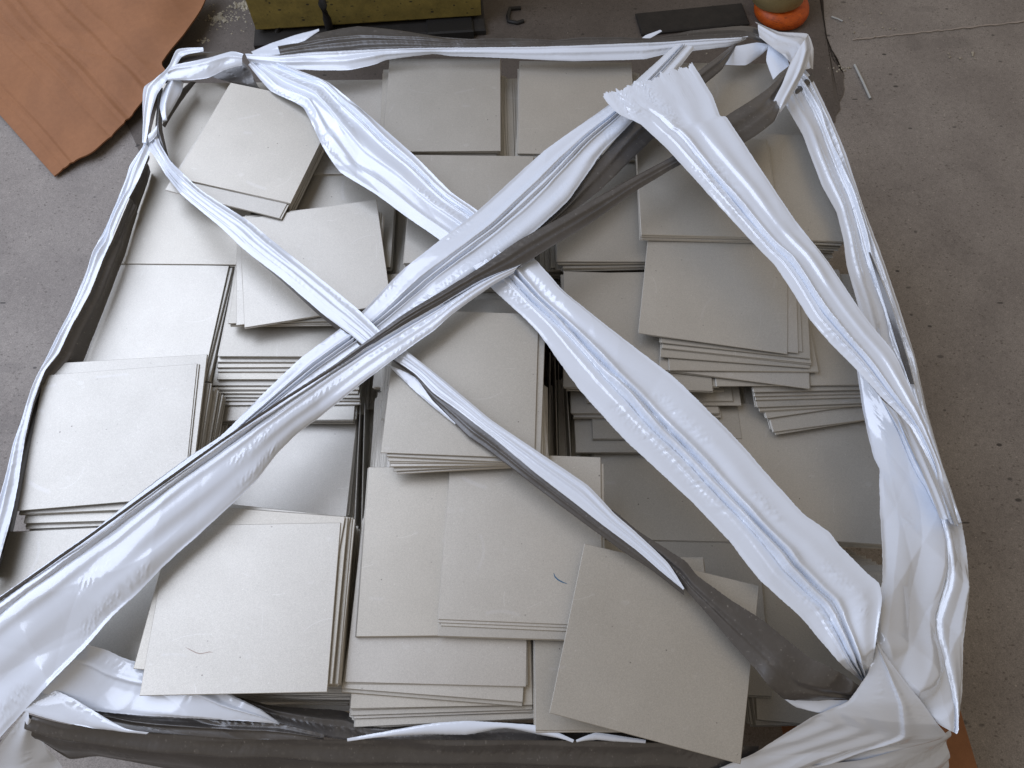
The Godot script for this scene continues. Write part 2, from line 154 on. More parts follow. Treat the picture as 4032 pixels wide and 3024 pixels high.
		[-0.4926, 0.472, -1.16, -0.4165, 0.472, -1.1431, -0.3563, 0.472, -1.1395, -0.3011, 0.472, -1.1407, -0.2572, 0.472, -1.1551, -0.2337, 0.472, -1.1672, -0.1498, 0.472, -1.1819, -0.1163, 0.472, -1.177, -0.0183, 0.472, -1.1721, 0.1115, 0.472, -1.1636, 0.1569, 0.472, -1.1648, 0.2478, 0.472, -1.1684, 0.2962, 0.472, -1.1831, 0.4106, 0.472, -1.2016, 0.4485, 0.472, -1.2215],
		{"f": [[0.12, 0.15, 3, 0.08, 0.05], [0.6, 0.5, 3, 0.2, 0.1]], "cr": 0.55, "cm": 2.6, "fq": 14, "ar": 2, "jg": 0.6}],
	["top_edge_band", 0,
		[-0.0184, 0.468, -1.1828, 0.1125, 0.468, -1.1852, 0.2766, 0.468, -1.1926],
		[-0.0141, 0.462, -1.1823, 0.1126, 0.462, -1.1737, 0.259, 0.462, -1.1798],
		{"cr": 0.33, "cm": 1, "fq": 14, "ar": 1}],
	["top_edge_dark", 1,
		[-0.4491, 0.465, -1.211, -0.3747, 0.468, -1.2427, -0.3003, 0.468, -1.2619, -0.2187, 0.468, -1.2503, -0.1337, 0.468, -1.2326, -0.0098, 0.462, -1.2308, 0.239, 0.462, -1.2334, 0.2811, 0.462, -1.2346, 0.3461, 0.462, -1.2576, 0.447, 0.462, -1.2705, 0.4821, 0.462, -1.2627],
		[-0.4368, 0.474, -1.1771, -0.3905, 0.474, -1.1844, -0.3445, 0.474, -1.1881, -0.1925, 0.474, -1.1967, -0.1283, 0.474, -1.1967, 0.0519, 0.474, -1.2005, 0.2354, 0.474, -1.2079, 0.2665, 0.474, -1.2104, 0.3315, 0.474, -1.2166, 0.4517, 0.474, -1.2229, 0.4834, 0.474, -1.2029],
		{"f": [[0.45, 0.6, 6, 0.08, 0.04], [0.75, 0.75, 4, 0.05, 0.06]], "cr": 0.15, "cm": 3, "fq": 16, "ar": 2, "jg": 0.8}],
	["top_edge_leaf", 0,
		[-0.4979, 0.466, -1.1949, -0.4589, 0.466, -1.2198, -0.4166, 0.466, -1.2375, -0.3738, 0.466, -1.2553],
		[-0.4892, 0.47, -1.1805, -0.444, 0.47, -1.1829, -0.4288, 0.47, -1.1878, -0.372, 0.47, -1.2466],
		{"cr": 0.55, "cm": 2.5, "fq": 22, "ar": 2, "jg": 0.5}],
	["top_edge_leaf", 0,
		[0.244, 0.466, -1.2248, 0.2585, 0.466, -1.24, 0.2865, 0.466, -1.254],
		[0.2468, 0.468, -1.2187, 0.2635, 0.468, -1.2275, 0.2901, 0.468, -1.2478],
		{"cr": 0.33, "cm": 1.5, "fq": 22, "ar": 1, "jg": 0.5}],
	["left_knot", 0,
		[-0.6291, 0.492, -1.1209, -0.6169, 0.492, -1.1327, -0.561, 0.492, -1.1493, -0.5217, 0.492, -1.1661, -0.4992, 0.492, -1.1601],
		[-0.631, 0.484, -1.1005, -0.5845, 0.484, -1.1017, -0.5567, 0.484, -1.1075, -0.5302, 0.484, -1.1274, -0.5003, 0.484, -1.1393],
		{"f": [[0.35, 0.4, 4, 0.15, 0.1]], "cr": 0.66, "cm": 4, "fq": 20, "ar": 4, "jg": 0.5}],
	["left_knot", 0,
		[-0.5824, 0.476, -1.1895, -0.6137, 0.476, -1.1883, -0.6305, 0.476, -1.1846, -0.6351, 0.476, -1.1494, -0.6456, 0.476, -1.128, -0.6755, 0.476, -1.094, -0.6705, 0.476, -1.054, -0.6482, 0.476, -0.9553],
		[-0.5779, 0.484, -1.1753, -0.6043, 0.484, -1.1681, -0.6166, 0.484, -1.1596, -0.6232, 0.484, -1.131, -0.6314, 0.484, -1.1028, -0.6427, 0.484, -1.066, -0.6439, 0.484, -1.0146, -0.64, 0.484, -0.9521],
		{"f": [[0.5, 0.5, 5, 0.2, 0.1]], "cr": 0.275, "cm": 3, "fq": 18, "ar": 3, "jg": 0.4}],
	["left_knot", 0,
		[-0.6355, 0.476, -1.1068, -0.6398, 0.476, -1.0813, -0.6376, 0.476, -1.0449, -0.6247, 0.476, -1.0094],
		[-0.6168, 0.468, -1.1178, -0.6094, 0.468, -1.1108, -0.61, 0.468, -1.0817, -0.6258, 0.468, -1.015],
		{"f": [[0.4, 0.4, 5, 0.2, 0.2]], "cr": 0.22, "cm": 3, "fq": 18, "ar": 5, "jg": 0.3}],
	["left_knot", 0,
		[-0.6415, 0.482, -0.971, -0.6347, 0.482, -0.9817, -0.6292, 0.482, -0.9947],
		[-0.6368, 0.48, -0.9558, -0.6304, 0.48, -0.9643, -0.6269, 0.48, -0.9751],
		{"cr": 0.165, "cm": 2, "fq": 20, "ar": 2, "jg": 0.2}],
	["left_knot_dark", 1,
		[-0.6326, 0.47, -1.1829, -0.603, 0.47, -1.1891, -0.5593, 0.47, -1.1903, -0.5241, 0.47, -1.1903],
		[-0.6286, 0.476, -1.1423, -0.5867, 0.476, -1.1591, -0.5536, 0.476, -1.1687, -0.5242, 0.476, -1.176],
		{"cr": 0.275, "cm": 2, "fq": 18, "ar": 1}],
	["left_knot_dark", 1,
		[-0.65, 0.474, -1.0857, -0.6425, 0.474, -1.0358, -0.6352, 0.474, -0.9916, -0.6114, 0.474, -0.9382, -0.5944, 0.474, -0.9173],
		[-0.6433, 0.472, -1.0948, -0.6337, 0.472, -1.0378, -0.6222, 0.472, -0.9881, -0.5982, 0.472, -0.9243, -0.592, 0.472, -0.917],
		{"f": [[0.5, 0.5, 4, 0.2, 0.1]], "cr": 0.33, "cm": 2, "fq": 20, "ar": 2}],
	["left_knot_dark", 1,
		[-0.5222, 0.47, -1.178, -0.4908, 0.47, -1.1442, -0.4667, 0.47, -1.0969, -0.4234, 0.47, -1.0796],
		[-0.5867, 0.45, -1.1542, -0.5582, 0.45, -1.1421, -0.5116, 0.45, -1.1242, -0.437, 0.45, -1.0889],
		{"cr": 0.44, "cm": 4, "fq": 24, "ar": 1, "jg": 0.5}],
	["left_knot_dark", 1,
		[-0.6315, 0.462, -1.0143, -0.6293, 0.462, -1.0592, -0.6221, 0.462, -1.088, -0.6022, 0.462, -1.1196],
		[-0.6369, 0.444, -1.0251, -0.6268, 0.444, -1.066, -0.6176, 0.444, -1.0951, -0.6003, 0.444, -1.139],
		{"cr": 0.165, "cm": 1, "fq": 24, "ar": 1}],
	["left_edge_band", 0,
		[-0.6531, 0.466, -0.9776, -0.6545, 0.466, -0.9604, -0.6683, 0.466, -0.9182, -0.669, 0.466, -0.8842, -0.6814, 0.466, -0.7819, -0.69, 0.466, -0.7332, -0.6909, 0.466, -0.696, -0.6997, 0.466, -0.6175, -0.7088, 0.466, -0.557, -0.7202, 0.466, -0.4959, -0.7217, 0.466, -0.4405, -0.7231, 0.466, -0.3873, -0.7217, 0.466, -0.3179, -0.7201, 0.466, -0.247, -0.7165, 0.466, -0.1729],
		[-0.6336, 0.474, -0.9434, -0.6355, 0.474, -0.9329, -0.6407, 0.474, -0.8844, -0.6494, 0.474, -0.8365, -0.6594, 0.474, -0.7496, -0.6635, 0.474, -0.7276, -0.6709, 0.474, -0.6512, -0.684, 0.474, -0.5919, -0.6919, 0.474, -0.5438, -0.7052, 0.474, -0.5114, -0.7083, 0.474, -0.4609, -0.7051, 0.474, -0.4021, -0.6955, 0.474, -0.3296, -0.6916, 0.474, -0.2772, -0.691, 0.474, -0.2078],
		{"f": [[0.3, 0.35, 5, 0.1, 0.06], [0.65, 0.6, 5, 0.06, 0.1]], "cr": 0.55, "cm": 5, "fq": 14, "ar": 3, "jg": 0.8}],
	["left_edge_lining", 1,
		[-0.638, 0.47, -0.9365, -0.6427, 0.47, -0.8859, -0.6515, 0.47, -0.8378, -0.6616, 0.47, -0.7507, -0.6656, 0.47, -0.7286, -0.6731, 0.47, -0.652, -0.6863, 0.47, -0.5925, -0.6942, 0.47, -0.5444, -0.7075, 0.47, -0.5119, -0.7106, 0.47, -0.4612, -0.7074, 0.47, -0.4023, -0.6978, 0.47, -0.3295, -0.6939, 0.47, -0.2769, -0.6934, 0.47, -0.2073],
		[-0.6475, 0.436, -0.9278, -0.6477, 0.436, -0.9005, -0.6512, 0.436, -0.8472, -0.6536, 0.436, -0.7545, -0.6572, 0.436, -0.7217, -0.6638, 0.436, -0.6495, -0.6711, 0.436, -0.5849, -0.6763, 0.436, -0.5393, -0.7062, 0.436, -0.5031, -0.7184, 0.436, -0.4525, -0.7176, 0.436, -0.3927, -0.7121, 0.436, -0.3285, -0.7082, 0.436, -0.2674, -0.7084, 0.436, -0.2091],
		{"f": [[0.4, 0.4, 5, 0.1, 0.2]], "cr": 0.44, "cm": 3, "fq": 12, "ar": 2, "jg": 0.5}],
	["near_sheet", 0,
		[-0.5336, 0.5, -0.1151, -0.5121, 0.49, -0.1096, -0.4873, 0.482, -0.0994, -0.455, 0.478, -0.0909, -0.3827, 0.478, -0.0799, -0.3512, 0.475, -0.0584, -0.3156, 0.47, -0.0426, -0.2902, 0.46, -0.026],
		[-0.5812, 0.5, -0.0612, -0.55, 0.49, -0.0513, -0.5205, 0.482, -0.04, -0.4606, 0.478, -0.0344, -0.3868, 0.475, -0.0309, -0.3474, 0.472, -0.0288, -0.314, 0.468, -0.0269, -0.2929, 0.46, -0.0249],
		{"f": [[0.3, 0.5, 4, 0.1, 0.03]], "an": 0.9, "cr": 0.9, "cm": 9, "fq": 10, "ar": 2, "jg": 0.8}],
	["near_sheet", 0,
		[-0.5732, 0.496, -0.0678, -0.5356, 0.496, -0.052, -0.468, 0.496, -0.02, -0.4363, 0.496, -0.0149],
		[-0.5966, 0.49, -0.0387, -0.5554, 0.49, -0.0283, -0.5083, 0.49, -0.0196, -0.4454, 0.49, -0.014],
		{"cr": 1.21, "cm": 2.5, "fq": 22, "ar": 2, "jg": 0.5}],
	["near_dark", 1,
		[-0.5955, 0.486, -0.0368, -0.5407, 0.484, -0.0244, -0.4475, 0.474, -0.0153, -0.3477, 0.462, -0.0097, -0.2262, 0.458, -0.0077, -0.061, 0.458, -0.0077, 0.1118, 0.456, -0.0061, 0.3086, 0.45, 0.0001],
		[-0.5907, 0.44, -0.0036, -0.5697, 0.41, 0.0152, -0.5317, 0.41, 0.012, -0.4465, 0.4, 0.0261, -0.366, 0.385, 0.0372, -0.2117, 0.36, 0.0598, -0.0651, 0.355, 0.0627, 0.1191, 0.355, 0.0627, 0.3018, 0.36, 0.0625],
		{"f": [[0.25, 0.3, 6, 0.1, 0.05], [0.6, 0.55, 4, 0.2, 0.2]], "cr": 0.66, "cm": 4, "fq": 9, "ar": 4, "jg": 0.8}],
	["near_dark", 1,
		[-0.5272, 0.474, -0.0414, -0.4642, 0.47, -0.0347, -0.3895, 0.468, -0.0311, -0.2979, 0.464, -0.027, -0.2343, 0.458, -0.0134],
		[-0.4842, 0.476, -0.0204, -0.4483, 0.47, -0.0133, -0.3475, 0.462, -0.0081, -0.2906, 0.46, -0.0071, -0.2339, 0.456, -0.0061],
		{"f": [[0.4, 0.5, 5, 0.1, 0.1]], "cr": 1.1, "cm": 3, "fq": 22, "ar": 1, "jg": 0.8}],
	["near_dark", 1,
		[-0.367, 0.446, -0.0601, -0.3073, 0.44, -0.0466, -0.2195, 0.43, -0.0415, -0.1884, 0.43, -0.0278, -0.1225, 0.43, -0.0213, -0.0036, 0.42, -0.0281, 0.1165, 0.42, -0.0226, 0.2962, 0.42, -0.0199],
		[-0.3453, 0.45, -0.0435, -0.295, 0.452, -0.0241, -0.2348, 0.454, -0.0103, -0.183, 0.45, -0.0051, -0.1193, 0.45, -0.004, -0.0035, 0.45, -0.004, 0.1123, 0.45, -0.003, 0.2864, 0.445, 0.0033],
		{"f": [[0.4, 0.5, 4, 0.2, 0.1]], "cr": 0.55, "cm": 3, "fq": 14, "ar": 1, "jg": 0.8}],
	["near_fold", 0,
		[-0.2042, 0.462, -0.0087, -0.1463, 0.462, -0.0186, -0.0989, 0.462, -0.026, -0.0527, 0.462, -0.0286, 0.0277, 0.462, -0.0238, 0.0541, 0.462, -0.0165, 0.0768, 0.462, -0.0071],
		[-0.2037, 0.458, -0.0077, -0.1418, 0.458, -0.0113, -0.0987, 0.458, -0.0134, -0.0565, 0.458, -0.0129, -0.0081, 0.458, -0.0202, 0.0427, 0.458, -0.0113, 0.0748, 0.458, -0.0061],
		{"cr": 0.22, "cm": 3, "fq": 10, "ar": 3, "jg": 0.4}],
	["near_fold", 0,
		[0.0791, 0.462, -0.0071, 0.1036, 0.462, -0.0154, 0.1287, 0.462, -0.0123, 0.1656, 0.462, -0.0071],
		[0.0805, 0.458, -0.0051, 0.1059, 0.458, -0.0071, 0.1288, 0.458, -0.0051, 0.1643, 0.458, -0.004],
		{"cr": 0.22, "cm": 3, "fq": 14, "ar": 2, "jg": 0.3}],
	["near_corner_sheet", 0,
		[-0.5915, 0.492, -0.0407, -0.6143, 0.48, -0.0162, -0.6459, 0.46, 0.0145, -0.6834, 0.44, 0.0455],
		[-0.5859, 0.48, -0.0265, -0.585, 0.45, -0.003, -0.5789, 0.42, 0.0161, -0.5695, 0.4, 0.0367],
		{"f": [[0.5, 0.5, 5, 0.2, 0.2]], "cr": 0.55, "cm": 5, "fq": 12, "ar": 2, "jg": 0.5}],
	["side_sheet", 0,
		[0.2021, 0.41, 0.0468, 0.2868, 0.43, 0.0316, 0.4458, 0.42, 0.0151, 0.5409, 0.42, -0.0074, 0.562, 0.43, -0.0197],
		[0.2392, 0.15, 0.1809, 0.3451, 0.15, 0.1691, 0.5322, 0.15, 0.1452, 0.6359, 0.15, 0.1209, 0.6663, 0.15, 0.0835],
		{"f": [[0.4, 0.4, 4, 0.2, 0.2]], "cr": 0.4, "cm": 4, "fq": 10, "ar": 2, "an": 0.8}],
]

const TOP_LABEL := {
	"film_loop": "light grey plate lying askew on its stack inside the loop of white film",
	"far_left": "grey plate under the askew stack, partly shaded by the film loop",
	"beside_loop": "grey plate behind the askew stack, crossed by the creased white band",
	"far_middle": "top grey plate of the far stack left of the narrow dark gap",
	"far_gap": "top grey plate of the far stack right of the narrow dark gap",
	"far_corner": "grey plate at the far corner under the white film knot and dark ribbon",
	"left_second": "pale plate along the black-lined film edge, under the thin white band",
	"under_thin_band": "slightly turned grey plate with the thin white band across its corner",
	"behind_thin_band": "grey plate showing in the gap behind the slightly turned plate",
	"under_crossing": "grey plate between the two white bands just behind their crossing",
	"dark_ribbon": "grey plate with the dark film ribbon lying over its far half",
	"white_flap": "grey plate half covered by the torn white film flap",
	"right_tucked": "grey plate tucked under its neighbour beside the edge film and torn flap",
	"left_third": "pale scratched plate with a dark gap along one side, by the black-lined film edge",
	"slid_ledges": "top plate of the stack slid forward into many thin ledges",
	"centre_fan": "large grey plate on a fanned stack in the middle of the load",
	"hidden_centre": "grey plate deep in the dark gap beside the fanned middle stack",
	"hidden_lower": "grey plate buried below the front of the fanned middle stack",
	"steel_wedge": "grey plate wedged half under the broad fan beside the pleated white band",
	"broad_fan": "dusty top plate of the broad fan of turned plates",
	"right_ledges": "grey plate above skewed ledges next to the pleated edge film",
	"left_bright": "bright pale plate with dark specks on its stack by the film edge",
	"shaded_low": "low-lying plate partly in the shadow of the wide crinkled band",
	"zigzag_ledges": "top plate of the zigzag stack passing under the pleated white band",
	"right_lower": "lone flat grey plate between the skewed ledges and the crumpled corner film",
	"middle_lower": "flat grey plate between the pleated band and the thin band",
	"left_near": "pale plate beside the wide crinkled band at the near corner",
	"pen_mark": "grey plate with a small blue ink stroke",
	"under_pen_mark": "grey plate sticking out from under the plate with the blue ink stroke",
	"near_middle": "top grey plate of the near stack whose lower plates fan out both ways",
	"skewed_top": "big plate turned askew, its corner jutting over the near black film",
	"skew_support": "grey plate under the big askew plate, its straight edge standing out",
	"under_skewed": "grey plate partly covered by the dark end of the thin band",
	"near_right": "grey plate at the near corner below the gathered ends of the bands",
	"smudged": "pale smudged plate with a thin brown scratch, highest on its stack",
}
const STACK_NAME := {
	"film_loop": "askew stack inside the film loop",
	"far_left": "stack under the askew one",
	"beside_loop": "stack behind the askew one",
	"far_middle": "far stack left of the narrow dark gap",
	"far_gap": "far stack right of the narrow dark gap",
	"far_corner": "far corner stack under the film knot",
	"left_second": "edge stack crossed by the thin white band",
	"under_thin_band": "turned pile under the thin white band",
	"behind_thin_band": "stack in the gap behind the turned pile",
	"under_crossing": "stack below the crossing of the bands",
	"dark_ribbon": "stack under the dark film ribbon",
	"white_flap": "stack half covered by the torn flap",
	"right_tucked": "tucked stack between torn flap and edge film",
	"left_third": "scratched pale stack beside the dark gap",
	"slid_ledges": "stack slid into many thin ledges",
	"centre_fan": "fanned stack in the middle",
	"hidden_centre": "sunken stack beside the fanned middle stack",
	"hidden_lower": "buried stack before the fanned middle stack",
	"steel_wedge": "stack wedged under the broad fan",
	"broad_fan": "broad fan of turned plates",
	"right_ledges": "skewed ledges next to the edge film",
	"left_bright": "bright specked stack by the film edge",
	"shaded_low": "low stack shadowed by the crinkled band",
	"zigzag_ledges": "zigzag stack crossing under the pleated band",
	"right_lower": "flat stack by the crumpled corner film",
	"middle_lower": "flat stack between pleated and thin band",
	"left_near": "near corner stack beside the crinkled band",
	"pen_mark": "small pile topped by the ink-marked plate",
	"under_pen_mark": "stack beneath the ink-marked pile",
	"near_middle": "near stack fanned above the black film",
	"skewed_top": "lone askew plate",
	"skew_support": "straight stack under the big askew plate",
	"under_skewed": "stack under the thin band's dark end",
	"near_right": "near corner stack below the gathered bands",
	"smudged": "tall stack topped by the smudged plate",
}
const ORDINAL := ["first", "second", "third", "fourth", "fifth", "sixth", "seventh", "eighth", "ninth", "tenth", "eleventh", "twelfth", "thirteenth", "fourteenth", "fifteenth", "sixteenth", "seventeenth", "eighteenth", "nineteenth", "twentieth", "twenty-first", "twenty-second", "twenty-third", "twenty-fourth", "twenty-fifth", "twenty-sixth"]


func _ready() -> void:
	var cam := Camera3D.new()
	cam.name = "camera"
	cam.position = Vector3(0, 1.5, 0)
	cam.rotation_degrees = Vector3(-64.5, 0, 0)
	cam.fov = 53.65
	cam.near = 0.05
	cam.far = 60.0
	add_child(cam)
	cam.current = true

	var env := Environment.new()
	env.background_mode = Environment.BG_COLOR
	env.background_color = Color(0.70, 0.655, 0.60)
	env.background_energy_multiplier = 0.60
	env.tonemap_mode = Environment.TONE_MAPPER_LINEAR
	env.tonemap_exposure = 1.28
	env.sdfgi_enabled = true
	env.ssao_enabled = true
	env.ssil_enabled = true
	var we := WorldEnvironment.new()
	we.name = "environment"
	we.environment = env
	add_child(we)

	# cool daylight from a large high opening on the left
	var aim := Vector3(0.0, 0.45, -0.5)
	var door := AreaLight3D.new()
	door.name = "daylight_opening"
	door.area_size = Vector2(3.4, 2.6)
	door.light_energy = 7.2
	door.light_color = Color(0.86, 0.905, 1.0)
	door.set("area_range", 14.0)
	door.shadow_enabled = true
	add_child(door)
	door.look_at_from_position(aim + Vector3(-1.0, 1.05, -0.34).normalized() * 2.7, aim, Vector3.UP)

	setup_noise()
	make_materials()
	build_floor()
	build_surroundings()
	build_pallet()
	build_plates()
	build_film()


# ---------------------------------------------------------------- helpers
func numbered(called: String) -> String:
	var n: int = taken.get(called, 0)
	taken[called] = n + 1
	return called if n == 0 else "%s_%03d" % [called, n]

func tag(o: Node, label: String, category: String, group := "", kind := "") -> void:
	if label: o.set_meta("label", label)
	if category: o.set_meta("category", category)
	if group: o.set_meta("group", group)
	if kind: o.set_meta("kind", kind)

func put(called: String, mesh: Mesh, m: Material, parent: Node = self) -> MeshInstance3D:
	var o := MeshInstance3D.new()
	o.name = numbered(called) if parent == self else called
	o.mesh = mesh
	if m: o.material_override = m
	parent.add_child(o, true)
	return o

func node(called: String, at := Vector3.ZERO) -> Node3D:
	var o := Node3D.new()
	o.name = numbered(called)
	o.position = at
	add_child(o)
	return o

func quad(st: SurfaceTool, a: Vector3, b: Vector3, c: Vector3, d: Vector3) -> void:
	for v in [a, b, c, a, c, d]:
		st.add_vertex(v)

# box with chamfered top and bottom rims; flat shaded
func chamfer_box(size: Vector3, c: float) -> ArrayMesh:
	var st := SurfaceTool.new()
	st.begin(Mesh.PRIMITIVE_TRIANGLES)
	st.set_smooth_group(-1)
	var h := size * 0.5
	var rings := []
	for r in [[h.y, c], [h.y - c, 0.0], [-h.y + c, 0.0], [-h.y, c]]:
		var i: float = r[1]
		rings.append([Vector3(-h.x + i, r[0], -h.z + i), Vector3(h.x - i, r[0], -h.z + i), Vector3(h.x - i, r[0], h.z - i), Vector3(-h.x + i, r[0], h.z - i)])
	quad(st, rings[0][0], rings[0][1], rings[0][2], rings[0][3])
	quad(st, rings[3][3], rings[3][2], rings[3][1], rings[3][0])
	for k in 3:
		for s in 4:
			var t := (s + 1) % 4
			quad(st, rings[k][t], rings[k][s], rings[k + 1][s], rings[k + 1][t])
	st.generate_normals()
	return st.commit()

# grid of points -> smooth sheet; rows of equal length
func sheet(rows: Array, uv := false) -> ArrayMesh:
	var st := SurfaceTool.new()
	st.begin(Mesh.PRIMITIVE_TRIANGLES)
	st.set_smooth_group(0)
	var n: int = rows.size()
	var m: int = rows[0].size()
	for i in n:
		for j in m:
			if uv: st.set_uv(Vector2(float(j) / (m - 1), float(i) / (n - 1)))
			st.add_vertex(rows[i][j])
	for i in n - 1:
		for j in m - 1:
			var a := i * m + j
			for k in [a, a + 1, a + m + 1, a, a + m + 1, a + m]:
				st.add_index(k)
	st.generate_normals()
	return st.commit()

func tube(points: Array, radius: float, sides := 8) -> ArrayMesh:
	var rows := []
	for i in points.size():
		var p: Vector3 = points[i]
		var d: Vector3 = (points[mini(i + 1, points.size() - 1)] - points[maxi(i - 1, 0)]).normalized()
		var u := d.cross(Vector3.UP if absf(d.y) < 0.9 else Vector3.RIGHT).normalized()
		var w := u.cross(d)
		var row := []
		for k in sides + 1:
			var a := TAU * k / sides
			row.append(p + (u * cos(a) + w * sin(a)) * radius)
		rows.append(row)
	return sheet(rows)

func lathe(profile: Array, sides := 32) -> ArrayMesh:
	var rows := []
	for p in profile:
		var row := []
		for k in sides + 1:
			var a := -TAU * k / sides
			row.append(Vector3(cos(a) * p[0], p[1], sin(a) * p[0]))
		rows.append(row)
	return sheet(rows)


# ---------------------------------------------------------------- materials
func setup_noise() -> void:
	film_noise.seed = 11
	film_noise.noise_type = FastNoiseLite.TYPE_SIMPLEX_SMOOTH
	film_noise.frequency = 1.0
	film_noise.fractal_type = FastNoiseLite.FRACTAL_NONE
	crease_noise.seed = 23
	crease_noise.noise_type = FastNoiseLite.TYPE_SIMPLEX
	crease_noise.frequency = 1.0
	crease_noise.fractal_type = FastNoiseLite.FRACTAL_NONE
	cell_noise.seed = 5
	cell_noise.noise_type = FastNoiseLite.TYPE_CELLULAR
	cell_noise.frequency = 1.0
	cell_noise.fractal_type = FastNoiseLite.FRACTAL_NONE
	cell_noise.cellular_return_type = FastNoiseLite.RETURN_DISTANCE
	cell_noise.cellular_jitter = 1.0

func noise_image(size: int, freq: float, octaves: int, sd: int) -> Image:
	var n := FastNoiseLite.new()
	n.seed = sd
	n.frequency = freq
	n.noise_type = FastNoiseLite.TYPE_SIMPLEX_SMOOTH
	n.fractal_octaves = octaves
	return n.get_seamless_image(size, size)

func dot(img: Image, x: int, y: int, rx: float, ry: float, col: Color) -> void:
	var s := img.get_width()
	for j in range(-int(ry) - 1, int(ry) + 2):
		for i in range(-int(rx) - 1, int(rx) + 2):
			var q := (i / rx) * (i / rx) + (j / ry) * (j / ry)
			if q < 1.0:
				var px := posmod(x + i, s)
				var py := posmod(y + j, s)
				img.set_pixel(px, py, img.get_pixel(px, py).lerp(col, col.a * minf(1.0, (1.0 - q) * 2.0)))

# two noise layers, a tint and grain
func mottled(size: int, a: Color, b: Color, coarse: float, fine: float, grain: float, sd: int) -> Image:
	var n1 := noise_image(size, coarse, 4, sd)
	var n2 := noise_image(size, fine, 2, sd + 1)
	var rng := RandomNumberGenerator.new()
	rng.seed = sd
	var img := Image.create(size, size, false, Image.FORMAT_RGB8)
	for y in size:
		for x in size:
			var t := n1.get_pixel(x, y).r * 0.65 + n2.get_pixel(x, y).r * 0.35
			var g := 1.0 + (rng.randf() - 0.5) * grain
			var c := a.lerp(b, t)
			img.set_pixel(x, y, Color(c.r * g, c.g * g, c.b * g))
	return img

func tex(img: Image) -> ImageTexture:
	img.generate_mipmaps()
	return ImageTexture.create_from_image(img)

func plain(col: Color, rough: float, metal := 0.0) -> StandardMaterial3D:
	var m := StandardMaterial3D.new()
	m.albedo_color = col
	m.roughness = rough
	m.metallic = metal
	return m

func textured(img: Image, tile: float, rough: float, metal := 0.0) -> StandardMaterial3D:
	var m := plain(Color.WHITE, rough, metal)
	m.albedo_texture = tex(img)
	m.uv1_triplanar = true
	m.uv1_world_triplanar = true
	m.uv1_scale = Vector3.ONE / tile
	return m

